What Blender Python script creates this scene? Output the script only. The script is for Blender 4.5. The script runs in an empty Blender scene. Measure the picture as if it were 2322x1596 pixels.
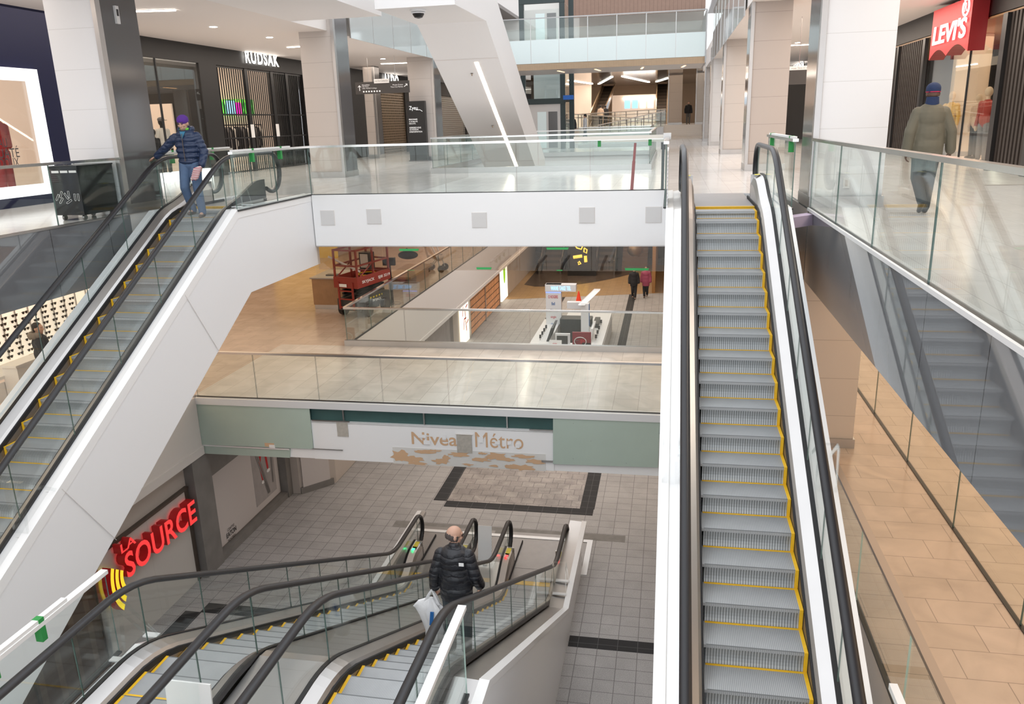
import bpy, bmesh, math, random
from math import sin, cos, pi, sqrt, radians
from mathutils import Vector, Matrix
random.seed(7)
C = bpy.context.scene.collection
SC = bpy.context.scene

# ------------------------------------------------------------------ camera
W, H, F = 2322.0, 1596.0, 1817.558
CAM = Vector((0, 0, 1.5))
def _rot(p, y, r):
    f = Vector((sin(y)*cos(p), cos(y)*cos(p), -sin(p)))
    rt = Vector((cos(y), -sin(y), 0)); u = rt.cross(f)
    c, s = cos(r), sin(r)
    return (c*rt + s*u, -s*rt + c*u, f)
CR, CU, CF = _rot(0.27862162, -0.19615674, -0.03047906)
def P(u, v, **k):
    """point of a real plane (x=, y= or z=) seen at photo pixel u, v"""
    d = CR*((u-W/2)/F) - CU*((v-H/2)/F) + CF
    (a, val), = k.items(); i = 'xyz'.index(a)
    return CAM + d*((val-CAM[i])/d[i])
cd = bpy.data.cameras.new('camera'); cam = bpy.data.objects.new('camera', cd); C.objects.link(cam)
cd.sensor_width = 36; cd.lens = F/W*36; cd.clip_start = .05; cd.clip_end = 400
m3 = Matrix((CR, CU, -CF)).transposed()
cam.matrix_world = Matrix.Translation(CAM) @ m3.to_4x4()
SC.camera = cam

# ------------------------------------------------------------------ materials
def nodes(name):
    m = bpy.data.materials.new(name); m.use_nodes = True
    nt = m.node_tree; b = nt.nodes['Principled BSDF']
    return m, nt, b
def link(nt, a, b): nt.links.new(a, b)
def N(nt, t, **k):
    n = nt.nodes.new(t)
    for a, v in k.items(): setattr(n, a, v)
    return n
def mat(name, col, rough=.5, metal=0., ior=1.5, noise=0., nscale=8., emit=None, estr=0., bump=0., bscale=60., coat=0., spec=None):
    m, nt, b = nodes(name)
    b.inputs['Base Color'].default_value = (*col, 1); b.inputs['Roughness'].default_value = rough
    b.inputs['Metallic'].default_value = metal; b.inputs['IOR'].default_value = ior
    b.inputs['Coat Weight'].default_value = coat
    if spec is not None: b.inputs['Specular IOR Level'].default_value = spec
    if emit:
        b.inputs['Emission Color'].default_value = (*emit, 1); b.inputs['Emission Strength'].default_value = estr
    tc = N(nt, 'ShaderNodeTexCoord')
    if noise:
        n = N(nt, 'ShaderNodeTexNoise'); n.inputs['Scale'].default_value = nscale; n.inputs['Detail'].default_value = 5
        link(nt, tc.outputs['Object'], n.inputs['Vector'])
        r = N(nt, 'ShaderNodeMapRange'); r.inputs[3].default_value = 1-noise; r.inputs[4].default_value = 1+noise
        link(nt, n.outputs['Fac'], r.inputs[0])
        h = N(nt, 'ShaderNodeMix', data_type='RGBA', blend_type='MULTIPLY'); h.inputs[0].default_value = 1
        h.inputs[6].default_value = (*col, 1); link(nt, r.outputs[0], h.inputs[7]); link(nt, h.outputs[2], b.inputs['Base Color'])
    if bump:
        n = N(nt, 'ShaderNodeTexNoise'); n.inputs['Scale'].default_value = bscale
        link(nt, tc.outputs['Object'], n.inputs['Vector'])
        bp = N(nt, 'ShaderNodeBump'); bp.inputs['Strength'].default_value = bump; bp.inputs['Distance'].default_value = .01
        link(nt, n.outputs['Fac'], bp.inputs['Height']); link(nt, bp.outputs[0], b.inputs['Normal'])
    return m
def emat(name, col, s):
    m, nt, b = nodes(name)
    b.inputs['Base Color'].default_value = (*col, 1); b.inputs['Roughness'].default_value = .4
    b.inputs['Emission Color'].default_value = (*col, 1); b.inputs['Emission Strength'].default_value = s
    return m
def stripes(name, c1, c2, axis, scale, duty=.5, rough=.4, metal=0., bump=.0, noise=.12, rot=None):
    """fine lines along one object axis"""
    m, nt, b = nodes(name)
    tc = N(nt, 'ShaderNodeTexCoord'); sx = N(nt, 'ShaderNodeSeparateXYZ'); link(nt, tc.outputs['Object'], sx.inputs[0])
    mu = N(nt, 'ShaderNodeMath', operation='MULTIPLY'); mu.inputs[1].default_value = scale; link(nt, sx.outputs[axis], mu.inputs[0])
    fr = N(nt, 'ShaderNodeMath', operation='FRACT'); link(nt, mu.outputs[0], fr.inputs[0])
    lt = N(nt, 'ShaderNodeMath', operation='LESS_THAN'); lt.inputs[1].default_value = duty; link(nt, fr.outputs[0], lt.inputs[0])
    nz = N(nt, 'ShaderNodeTexNoise'); nz.inputs['Scale'].default_value = 5; nz.inputs['Detail'].default_value = 6
    link(nt, tc.outputs['Object'], nz.inputs['Vector'])
    r = N(nt, 'ShaderNodeMapRange'); r.inputs[3].default_value = 1-noise; r.inputs[4].default_value = 1+noise; link(nt, nz.outputs['Fac'], r.inputs[0])
    mx = N(nt, 'ShaderNodeMix', data_type='RGBA'); mx.inputs[6].default_value = (*c1, 1); mx.inputs[7].default_value = (*c2, 1)
    link(nt, lt.outputs[0], mx.inputs[0])
    h = N(nt, 'ShaderNodeMix', data_type='RGBA', blend_type='MULTIPLY'); h.inputs[0].default_value = 1
    link(nt, mx.outputs[2], h.inputs[6]); link(nt, r.outputs[0], h.inputs[7])
    link(nt, h.outputs[2], b.inputs['Base Color'])
    b.inputs['Roughness'].default_value = rough; b.inputs['Metallic'].default_value = metal
    if bump:
        bp = N(nt, 'ShaderNodeBump'); bp.inputs['Strength'].default_value = bump; bp.inputs['Distance'].default_value = .004
        link(nt, lt.outputs[0], bp.inputs['Height']); link(nt, bp.outputs[0], b.inputs['Normal'])
    return m
def panels(name, col, joint, dz, rough=.35, lw=.008, off=0., axis=2, spec=.5, ior=1.5):
    """flat cladding with thin joints every dz along one axis"""
    m, nt, b = nodes(name)
    tc = N(nt, 'ShaderNodeTexCoord'); sx = N(nt, 'ShaderNodeSeparateXYZ'); link(nt, tc.outputs['Object'], sx.inputs[0])
    ad = N(nt, 'ShaderNodeMath', operation='ADD'); ad.inputs[1].default_value = 100*dz+off; link(nt, sx.outputs[axis], ad.inputs[0])
    md = N(nt, 'ShaderNodeMath', operation='MODULO'); md.inputs[1].default_value = dz; link(nt, ad.outputs[0], md.inputs[0])
    lt = N(nt, 'ShaderNodeMath', operation='LESS_THAN'); lt.inputs[1].default_value = lw; link(nt, md.outputs[0], lt.inputs[0])
    mx = N(nt, 'ShaderNodeMix', data_type='RGBA'); mx.inputs[6].default_value = (*col, 1); mx.inputs[7].default_value = (*joint, 1)
    link(nt, lt.outputs[0], mx.inputs[0]); link(nt, mx.outputs[2], b.inputs['Base Color'])
    b.inputs['Roughness'].default_value = rough; b.inputs['Specular IOR Level'].default_value = spec; b.inputs['IOR'].default_value = ior
    return m
def tiles(name, c1, c2, grout, bw, rh, offset=.5, rot=0., rough=.25, vein=.0, speck=0., ms=.006, sh=(0, 0)):
    m, nt, b = nodes(name)
    tc = N(nt, 'ShaderNodeTexCoord'); mp = N(nt, 'ShaderNodeMapping'); mp.inputs['Rotation'].default_value = (0, 0, rot)
    mp.inputs['Location'].default_value = (sh[0], sh[1], 0)
    link(nt, tc.outputs['Object'], mp.inputs['Vector'])
    br = N(nt, 'ShaderNodeTexBrick'); br.offset = offset
    br.inputs['Color1'].default_value = (*c1, 1); br.inputs['Color2'].default_value = (*c2, 1); br.inputs['Mortar'].default_value = (*grout, 1)
    br.inputs['Scale'].default_value = 1; br.inputs['Brick Width'].default_value = bw; br.inputs['Row Height'].default_value = rh
    br.inputs['Mortar Size'].default_value = ms; br.inputs['Mortar Smooth'].default_value = 0
    link(nt, mp.outputs[0], br.inputs['Vector'])
    out = br.outputs['Color']
    for amt, sc, det, dist in ((vein, 1.3, 8, 1.2), (speck, 60, 2, 0)):
        if amt:
            n = N(nt, 'ShaderNodeTexNoise'); n.inputs['Scale'].default_value = sc; n.inputs['Detail'].default_value = det; n.inputs['Distortion'].default_value = dist
            link(nt, mp.outputs[0], n.inputs['Vector'])
            r = N(nt, 'ShaderNodeMapRange'); r.inputs[1].default_value = .3; r.inputs[2].default_value = .7; r.inputs[3].default_value = 1-amt; r.inputs[4].default_value = 1+amt
            link(nt, n.outputs['Fac'], r.inputs[0])
            h = N(nt, 'ShaderNodeMix', data_type='RGBA', blend_type='MULTIPLY'); h.inputs[0].default_value = 1
            link(nt, out, h.inputs[6]); link(nt, r.outputs[0], h.inputs[7]); out = h.outputs[2]
    link(nt, out, b.inputs['Base Color']); b.inputs['Roughness'].default_value = rough
    return m
def glass(name, tint=(.93, .97, .955), base=.045, gain=.9):
    m, nt, b = nodes(name); nt.nodes.remove(b)
    o = [n for n in nt.nodes if n.type == 'OUTPUT_MATERIAL'][0]
    tr = N(nt, 'ShaderNodeBsdfTransparent'); tr.inputs[0].default_value = (*tint, 1)
    gl = N(nt, 'ShaderNodeBsdfGlossy'); gl.inputs['Roughness'].default_value = .0; gl.inputs['Color'].default_value = (.96, 1, .99, 1)
    lw = N(nt, 'ShaderNodeLayerWeight'); lw.inputs[0].default_value = .5
    pw = N(nt, 'ShaderNodeMath', operation='POWER'); pw.inputs[1].default_value = 4.2; link(nt, lw.outputs['Facing'], pw.inputs[0])
    ma = N(nt, 'ShaderNodeMath', operation='MULTIPLY_ADD'); ma.inputs[1].default_value = gain; ma.inputs[2].default_value = base
    ma.use_clamp = True
    link(nt, pw.outputs[0], ma.inputs[0])
    mx = N(nt, 'ShaderNodeMixShader'); link(nt, ma.outputs[0], mx.inputs[0]); link(nt, tr.outputs[0], mx.inputs[1]); link(nt, gl.outputs[0], mx.inputs[2])
    link(nt, mx.outputs[0], o.inputs[0])
    return m

M = {}
M['white'] = mat('white_paint', (.88, .885, .90), .45)
M['white_gloss'] = mat('white_gloss', (.9, .9, .9), .25)
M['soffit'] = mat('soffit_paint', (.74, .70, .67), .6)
M['ceil'] = mat('ceiling_paint', (.80, .745, .705), .6)
M['glass'] = glass('balustrade_glass')
M['shopglass'] = glass('shop_glass', (.95, .96, .95), .05, .8)
M['clear'] = glass('clear_acrylic', (.985, .99, .99), .05, .9)
M['smokeglass'] = glass('curtain_glass', (.85, .81, .77), .04, .4)
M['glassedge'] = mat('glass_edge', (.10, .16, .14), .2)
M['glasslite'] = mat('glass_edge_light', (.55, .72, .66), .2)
M['steel'] = mat('brushed_steel', (.52, .505, .495), .34, 1., noise=.06, nscale=3)
M['steel_dk'] = mat('dark_steel', (.34, .33, .325), .3, 1., noise=.08, nscale=4)
M['chrome'] = mat('polished_rail', (.70, .68, .66), .18, 1.)
M['alu'] = mat('white_aluminium', (.80, .80, .80), .3, .2)
M['black'] = mat('black_paint', (.012, .012, .013), .35)
M['rubber'] = mat('handrail_rubber', (.014, .014, .017), .40)
M['brush'] = mat('skirt_brush', (.012, .012, .014), .7, bump=.6, bscale=120)
M['yellow'] = mat('safety_yellow', (.86, .50, .02), .5, noise=.1, nscale=20)
M['yellowpl'] = mat('yellow_sticker', (.85, .72, .08), .5)
M['darkglass'] = mat('dark_glass_fascia', (.11, .115, .122), .03, 0., 1.95)
M['darkpanel'] = mat('dark_glossy_panel', (.105, .10, .10), .12, 0., 1.6)
M['darkwall'] = mat('dark_wall', (.012, .0115, .012), .5, noise=.2, nscale=1)
M['backpaint'] = mat('back_painted_glass', (.74, .84, .84), .1)
M['col_white'] = panels('column_panel_white', (.76, .765, .78), (.60, .60, .60), .72, off=.19)
M['col_beige'] = panels('column_panel_beige', (.58, .525, .485), (.35, .31, .28), .72, off=.19)
M['col_beige_shaded'] = panels('column_panel_beige_shaded', (.46, .395, .355), (.27, .225, .20), .72, off=.19)  # same beige panels, with the shade on that column painted into the colour
M['railbrown'] = mat('brown_steel_rail', (.36, .32, .295), .3, 1.)
M['fl_up'] = tiles('upper_floor_tile', (.76, .74, .72), (.72, .70, .68), (.55, .53, .51), 1.2, .42, .5, pi/2, .14, .07, ms=.004)
M['fl_mid'] = tiles('mid_floor_tile', (.58, .455, .37), (.535, .415, .33), (.30, .235, .19), .80, .52, .5, 0, .2, .12, ms=.005, sh=(.26, .10))
M['fl_midf'] = tiles('mid_floor_tile_front', (.68, .635, .585), (.63, .58, .53), (.44, .40, .36), 1.1, .545, .5, pi/2, .16, .12, ms=.005)
M['fl_metro'] = tiles('metro_floor_tile', (.40, .388, .382), (.37, .358, .352), (.17, .163, .16), .41, .36, 0, 0, .5, .10, .25, ms=.007)
M['tile_dark'] = tiles('dark_floor_tile', (.022, .022, .024), (.018, .018, .02), (.10, .10, .10), .41, .36, 0, 0, .75, .1, .1, ms=.005)
M['tile_rough'] = tiles('rough_floor_tile', (.33, .30, .28), (.28, .25, .235), (.16, .145, .14), .36, .36, .5, 0, .45, .3, .25, ms=.01)
M['concrete'] = mat('bare_concrete', (.46, .43, .38), .8, noise=.25, nscale=14, bump=.4)
M['wood'] = stripes('wood_panel', (.40, .235, .12), (.36, .21, .105), 0, 30, .5, .45, noise=.2)
M['woodlt'] = stripes('light_wood_slats', (.56, .42, .29), (.50, .37, .25), 0, 9, .06, .45, noise=.12)
M['wooddk'] = stripes('brown_wood_slats', (.27, .17, .125), (.20, .12, .09), 0, 4, .12, .5, noise=.12)
M['navy'] = mat('navy_shop_panel', (.006, .009, .042), .45, spec=.25)
M['red'] = mat('red_paint', (.35, .022, .018), .4, noise=.12, nscale=4)
M['redlift'] = mat('red_lift_paint', (.27, .03, .018), .45, noise=.15, nscale=6)
M['green_tape'] = mat('green_tape', (.03, .30, .07), .6)
M['greenboard'] = mat('green_drywall', (.43, .52, .455), .7, noise=.05, nscale=2)
M['teal'] = mat('teal_steel', (.045, .105, .10), .5, noise=.15, nscale=3)
M['tan'] = mat('tan_backing', (.66, .43, .26), .7)
M['paperwhite'] = mat('white_card', (.86, .86, .85), .5)
M['skin'] = mat('skin', (.55, .33, .24), .5, noise=.06, nscale=30)
M['skin_dk'] = mat('skin_dark', (.12, .065, .045), .5)
M['lamp'] = emat('lamp_strip', (1, .86, .70), 9)
M['lampw'] = emat('lamp_white', (1, .93, .84), 12)
M['sign'] = emat('sign_white', (1, .95, .88), 4)

# ------------------------------------------------------------------ mesh builder
class MB:
    def __init__(s): s.v = []; s.f = []; s.m = []
    def vert(s, *p): s.v.append(tuple(p[0]) if len(p) == 1 else p); return len(s.v)-1
    def face(s, idx, m=0): s.f.append(tuple(idx)); s.m.append(m)
    def poly(s, pts, m=0):
        i = len(s.v); s.v += [tuple(p) for p in pts]; s.face(range(i, i+len(pts)), m); return s
    def box(s, x0, x1, y0, y1, z0, z1, m=0, top=None, front=None):
        i = len(s.v)
        s.v += [(x, y, z) for z in (z0, z1) for x, y in ((x0, y0), (x1, y0), (x1, y1), (x0, y1))]
        for k, q in enumerate(((3, 2, 1, 0), (4, 5, 6, 7), (0, 1, 5, 4), (1, 2, 6, 5), (2, 3, 7, 6), (3, 0, 4, 7))):
            mm = top if (k == 1 and top is not None) else front if (k == 2 and front is not None) else m
            s.face([i+a for a in q], mm)
        return s
    def obox(s, o, ax, ay, az, m=0):
        """box from corner o with three edge vectors"""
        o = Vector(o); ax = Vector(ax); ay = Vector(ay); az = Vector(az); i = len(s.v)
        for z in (0, 1):
            for x, y in ((0, 0), (1, 0), (1, 1), (0, 1)): s.v.append(tuple(o+ax*x+ay*y+az*z))
        for q in ((3, 2, 1, 0), (4, 5, 6, 7), (0, 1, 5, 4), (1, 2, 6, 5), (2, 3, 7, 6), (3, 0, 4, 7)): s.face([i+a for a in q], m)
        return s
    def prism(s, pts, vec, m=0, mc=None):
        """polygon pts (3d) extruded by vec"""
        n = len(pts); i = len(s.v); vec = Vector(vec)
        s.v += [tuple(p) for p in pts] + [tuple(Vector(p)+vec) for p in pts]
        mc = m if mc is None else mc
        s.face([i+k for k in range(n)][::-1], mc); s.face([i+n+k for k in range(n)], mc)
        for k in range(n): s.face((i+k, i+(k+1) % n, i+n+(k+1) % n, i+n+k), m)
        return s
    def cyl(s, p0, p1, r0, r1=None, n=12, m=0, cap=True):
        r1 = r0 if r1 is None else r1
        p0 = Vector(p0); p1 = Vector(p1); d = (p1-p0).normalized()
        a = d.orthogonal().normalized(); b = d.cross(a); i = len(s.v)
        for p, r in ((p0, r0), (p1, r1)):
            for k in range(n):
                t = 2*pi*k/n; s.v.append(tuple(p+a*(r*cos(t))+b*(r*sin(t))))
        for k in range(n): s.face((i+k, i+(k+1) % n, i+n+(k+1) % n, i+n+k), m)
        if cap: s.face([i+k for k in range(n)][::-1], m); s.face([i+n+k for k in range(n)], m)
        return s
    def tube(s, pts, r, n=8, m=0, ry=None, ref=None, closed=False):
        """tube along pts; r in ref-normal direction, ry across"""
        ry = r if ry is None else ry
        pts = [Vector(p) for p in pts]; i = len(s.v); L = len(pts)
        for k, p in enumerate(pts):
            if closed: t = pts[(k+1) % L]-pts[k-1]
            else: t = pts[min(k+1, L-1)]-pts[max(k-1, 0)]
            t.normalize()
            a = (Vector(ref) if ref else t.orthogonal()); a = (a-t*a.dot(t)).normalized(); b = t.cross(a)
            for q in range(n):
                th = 2*pi*q/n; s.v.append(tuple(p+a*(r*cos(th))+b*(ry*sin(th))))
        for k in range(L if closed else L-1):
            j = (k+1) % L
            for q in range(n): s.face((i+k*n+q, i+k*n+(q+1) % n, i+j*n+(q+1) % n, i+j*n+q), m)
        if not closed:
            s.face([i+q for q in range(n)][::-1], m); s.face([i+(L-1)*n+q for q in range(n)], m)
        return s
    def ell(s, c, r, nu=14, nv=9, m=0, rot=None):
        c = Vector(c); i = len(s.v)
        def pt(x, y, z):
            p = Vector((x*r[0], y*r[1], z*r[2]))
            if rot: p = rot @ p
            return tuple(c+p)
        s.v.append(pt(0, 0, -1))
        for a in range(1, nv):
            t = -pi/2+pi*a/nv
            for k in range(nu): s.v.append(pt(cos(t)*cos(2*pi*k/nu), cos(t)*sin(2*pi*k/nu), sin(t)))
        s.v.append(pt(0, 0, 1)); e = len(s.v)-1
        for k in range(nu):
            s.face((i, i+1+(k+1) % nu, i+1+k), m); s.face((e, e-nu+k, e-nu+(k+1) % nu), m)
            for a in range(nv-2):
                b = i+1+a*nu; s.face((b+k, b+(k+1) % nu, b+nu+(k+1) % nu, b+nu+k), m)
        return s
    def caps(s, p0, r0, p1, r1, n=10, m=0):
        """tapered capsule, closed"""
        p0 = Vector(p0); p1 = Vector(p1); d = p1-p0; L = d.length or 1e-6; d = d/L
        a = d.orthogonal().normalized(); b = d.cross(a); i = len(s.v); rings = []
        for j in range(1, 4): t = -pi/2+pi/2*j/4; rings.append((p0+d*(r0*sin(t)), r0*cos(t)))
        rings += [(p0, r0), (p0+d*L*.5, (r0+r1)/2), (p1, r1)]
        for j in range(1, 4): t = pi/2*j/4; rings.append((p1+d*(r1*sin(t)), r1*cos(t)))
        s.v.append(tuple(p0-d*r0))
        for c, r in rings:
            for k in range(n): s.v.append(tuple(c+a*(r*cos(2*pi*k/n))+b*(r*sin(2*pi*k/n))))
        s.v.append(tuple(p1+d*r1)); e = len(s.v)-1
        for k in range(n):
            s.face((i, i+1+(k+1) % n, i+1+k), m); s.face((e, e-n+k, e-n+(k+1) % n), m)
            for q in range(len(rings)-1):
                o = i+1+q*n; s.face((o+k, o+(k+1) % n, o+n+(k+1) % n, o+n+k), m)
        return s
    def lathe(s, prof, c, n=20, m=0):
        i = len(s.v)
        for r, z in prof:
            for k in range(n): s.v.append((c[0]+r*cos(2*pi*k/n), c[1]+r*sin(2*pi*k/n), c[2]+z))
        for a in range(len(prof)-1):
            for k in range(n): s.face((i+a*n+k, i+a*n+(k+1) % n, i+(a+1)*n+(k+1) % n, i+(a+1)*n+k), m)
        s.face([i+k for k in range(n)][::-1], m); s.face([i+(len(prof)-1)*n+k for k in range(n)], m)
        return s
    def sweep(s, sec, ts, fn, m=0, close=True, cap=True):
        """sec(t) -> list of (x, dz); fn(t) -> z ; along y=t"""
        i = len(s.v); n = None
        for t in ts:
            q = sec(t); n = len(q); z = fn(t)
            s.v += [(x, t, z+dz) for x, dz in q]
        for k in range(len(ts)-1):
            for q in range(n if close else n-1):
                s.face((i+k*n+q, i+k*n+(q+1) % n, i+(k+1)*n+(q+1) % n, i+(k+1)*n+q), m)
        if close and cap:
            s.face([i+q for q in range(n)], m); s.face([i+(len(ts)-1)*n+q for q in range(n)][::-1], m)
        return s
    def build(s, name, mats, parent=None, local=False, smooth=False, fix=True):
        me = bpy.data.meshes.new(name)
        o = Vector((0, 0, 0))
        if parent is not None and not local: o = wloc(parent)
        me.from_pydata([tuple(Vector(p)-o) for p in s.v] if o.length else s.v, [], s.f)
        mats = mats if isinstance(mats, (list, tuple)) else [mats]
        for q in mats: me.materials.append(q if not isinstance(q, str) else M[q])
        me.polygons.foreach_set('material_index', [min(a, len(mats)-1) for a in s.m])
        if smooth: me.polygons.foreach_set('use_smooth', [True]*len(me.polygons))
        me.update()
        if fix:
            b = bmesh.new(); b.from_mesh(me); bmesh.ops.recalc_face_normals(b, faces=b.faces); b.to_mesh(me); b.free()
        if smooth == 'auto' or smooth is True:
            try: me.set_sharp_from_angle(angle=radians(40))
            except Exception: pass
        ob = bpy.data.objects.new(name, me); C.objects.link(ob)
        if parent is not None: ob.parent = parent
        return ob
def wloc(o):
    v = Vector(o.location)
    while o.parent: o = o.parent; v = v+Vector(o.location)
    return v
def thing(name, label, cat, loc=(0, 0, 0), group=None, rz=0):
    o = bpy.data.objects.new(name, None); C.objects.link(o); o.location = loc; o.rotation_euler = (0, 0, rz)
    o.empty_display_size = .2
    return tag(o, label, cat, group)
def tag(o, label, cat, group=None):
    o['label'] = label; o['category'] = cat
    if group: o['group'] = group
    return o
def walls(name, boxes, mats):
    for b in boxes: struct(name, MB().box(*b), mats)
def struct(name, mb, mats, label=None):
    o = mb.build(name, mats) if isinstance(mb, MB) else mb
    o['kind'] = 'structure'
    if label: o['label'] = label; 
    return o
def dup(root, loc, label, rz=None, group=None):
    r = root.copy(); C.objects.link(r); r.location = loc; r['label'] = label
    if rz is not None: r.rotation_euler = (0, 0, rz)
    if group: r['group'] = group
    for ch in list(root.children):
        c = ch.copy(); C.objects.link(c); c.parent = r
        for g in list(ch.children):
            d = g.copy(); C.objects.link(d); d.parent = c
    return r
_dg = None
def text(name, body, o, xd, yd, w, h, mats, parent=None, ext=.0, bold=0., spacing=1., shear=0.):
    """flat or extruded lettering: lower-left corner o, unit x and y directions, fitted to w by h"""
    cu = bpy.data.curves.new(name, 'FONT'); cu.body = body; cu.size = 1; cu.offset = bold; cu.space_character = spacing
    cu.shear = shear; cu.extrude = .5 if ext else 0; cu.resolution_u = 4
    ob = bpy.data.objects.new(name, cu); C.objects.link(ob)
    bpy.context.view_layer.update()
    me = bpy.data.meshes.new_from_object(ob.evaluated_get(bpy.context.evaluated_depsgraph_get()))
    bpy.data.objects.remove(ob); bpy.data.curves.remove(cu)
    xs = [v.co.x for v in me.vertices]; ys = [v.co.y for v in me.vertices]
    x0, x1, y0, y1 = min(xs), max(xs), min(ys), max(ys)
    xd = Vector(xd); yd = Vector(yd); nd = xd.cross(yd).normalized(); off = wloc(parent) if parent is not None else Vector((0, 0, 0))
    sx = w/(x1-x0); sy = h/(y1-y0)
    for v in me.vertices:
        v.co = Vector(o)-off+xd*((v.co.x-x0)*sx)+yd*((v.co.y-y0)*sy)+nd*((v.co.z+.5)*ext if ext else .0)
    me.materials.clear()
    for q in (mats if isinstance(mats, (list, tuple)) else [mats]): me.materials.append(M[q] if isinstance(q, str) else q)
    if isinstance(mats, (list, tuple)) and len(mats) > 1:
        me.update()
        for p in me.polygons: p.material_index = 0 if abs(p.normal.dot(nd)) > .8 else 1
    else:
        for p in me.polygons: p.material_index = 0
    me.name = name
    ob = bpy.data.objects.new(name, me); C.objects.link(ob)
    if parent is not None: ob.parent = parent
    return ob
def sphere_pts(c, r, n): return [Vector(c)+Vector((cos(2*pi*k/n), sin(2*pi*k/n), 0))*r for k in range(n)]
# ------------------------------------------------------------------ setting: floors, ceilings, walls
U, MID, B = 0.0, -4.5, -9.0
XL, XR = -10.4, 2.3          # void edges
def slab(name, x0, x1, y0, y1, zt, th, top, side='white'):
    return struct(name, MB().box(x0, x1, y0, y1, zt-th, zt, 0, top=1), [side, top])
# upper level
slab('floor', -32, XL, -6, 110, U, 1.19, 'fl_up', 'soffit')                     # left gallery
slab('floor', XR, 26, -6, 110, U, 1.19, 'fl_up', 'soffit')                      # right gallery
slab('floor', XL, XR, 18.0, 25.35, U, 1.17, 'fl_up')                            # bridge
slab('floor', -.03, XR, 16.9, 18.0, U, 1.17, 'fl_up')                           # landing of the right escalator
slab('floor', XL, -7.5, 25.35, 36.5, U, 1.17, 'fl_up')
slab('floor', -.6, XR, 25.35, 36.5, U, 1.17, 'fl_up')
slab('floor', XL, XR, 36.5, 47, U, 1.17, 'fl_up')
slab('floor', -1.0, XR, 47, 57, U, 1.17, 'fl_up')
slab('floor', XL, -7.9, 47, 57, U, 1.17, 'fl_up')
slab('floor', XL, XR, 57, 110, U, 1.17, 'fl_up')
# mid level
slab('floor', -32, -10.95, -6, 110, MID, 1.42, 'fl_mid', 'soffit')
slab('floor', -10.95, XR, 16.3, 20.8, MID, 1.42, 'fl_midf', 'soffit')
slab('floor', -10.95, -9.02, 20.8, 62, MID, 1.66, 'fl_mid', 'soffit')
slab('floor', 2.46, 20, -6, 60, MID, 1.42, 'fl_mid', 'soffit')
slab('floor', 1.75, 2.46, 20.8, 60, MID, 1.42, 'fl_mid', 'soffit')
slab('floor', -6.35, -1.98, -6, 5.15, MID, 1.2, 'fl_mid', 'soffit')             # landing of the lower escalators
slab('floor', -10.83, -6.35, -6, 3.0, MID, 1.2, 'fl_mid', 'soffit')
slab('floor', -1.98, 2.46, -6, 3.0, MID, 1.2, 'fl_mid', 'soffit')
# metro level
fm = MB().box(-32, 22, -8, 90, B-.4, B)
struct('floor', fm, ['fl_metro'])
def floor_inlay(x0, x1, y0, y1, m): struct('trim', MB().box(x0, x1, y0, y1, B, B+.004), [m])
floor_inlay(-6.52, -6.12, 20.4, 24.2, 'tile_dark'); floor_inlay(-6.12, -1.86, 20.05, 20.42, 'tile_dark')
floor_inlay(-2.25, -1.84, 20.42, 24.2, 'tile_dark'); floor_inlay(-6.12, -2.25, 20.42, 24.2, 'tile_rough')
floor_inlay(-1.84, 2.4, 14.25, 14.62, 'tile_dark'); floor_inlay(-10.25, -6.35, 14.25, 14.62, 'tile_dark')
floor_inlay(-10.62, -10.22, 7.0, 14.25, 'tile_dark')
floor_inlay(-6.56, -6.16, 30, 50.5, 'tile_dark'); floor_inlay(-2.27, -1.86, 30, 50.5, 'tile_dark'); floor_inlay(-6.16, -2.27, 50.2, 50.6, 'tile_dark')
M['metro_warm'] = tiles('metro_warm_tile', (.40, .26, .13), (.36, .23, .11), (.2, .13, .08), .41, .36, 0, 0, .3, .1, .15)
M['metro_darkst'] = tiles('metro_dark_stone', (.10, .075, .055), (.085, .06, .045), (.06, .05, .04), .41, .36, 0, 0, .25, .1, .1)
wz = MB().poly([(-10, 47.5, B+.005), (2, 50.5, B+.005), (2, 60, B+.005), (-10, 60, B+.005)]); struct('trim', wz, ['metro_warm'])
ds = [( -9.4, 52.2, B+.009)]+[(-8.6+6.4*(k/12), 51.6+5.2*(k/12)**2.2, B+.009) for k in range(13)]+[(-2.2, 64, B+.009), (-9.4, 64, B+.009)]
struct('trim', MB().poly(ds), ['metro_darkst'])

# fascias
M['fascia_dark'] = panels('dark_glass_panels', (.155, .16, .168), (.05, .05, .052), 1.5, .025, .014, axis=1, ior=2.05)
struct('trim', MB().box(XL-.02, XL+.035, -6, 14.16, -1.19, -.02), ['fascia_dark'])
struct('trim', MB().box(XR-.035, XR+.02, -6, 14.0, -1.19, -.02), ['fascia_dark'])
struct('trim', MB().box(XR-.06, XR+.03, -6, 14.0, -.03, .015), ['alu'])
struct('trim', MB().box(XL-.03, XL+.05, -6, 14.1, -.02, .015), ['steel'])
struct('trim', MB().box(XR-.04, XR+.02, 14.0, 16.9, -1.19, -.02), ['darkpanel'])
struct('trim', MB().box(-8.24, -.05, 17.88, 18.0, -1.19, .0), ['white_gloss'])              # bridge front
struct('trim', MB().box(-7.5, -.6, 25.33, 25.45, -1.17, .1), ['steel'])
# niveau fascia on the mid-level slab
struct('wall_front', MB().box(-10.83, XR, 16.16, 16.3, -5.92, -4.98), ['white_gloss'])
struct('trim', MB().box(-10.83, XR, 16.22, 16.3, -4.98, -4.66), ['teal'])
struct('trim', MB().box(-10.83, XR, 16.08, 16.30, -4.66, -4.50), ['alu'])
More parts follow.
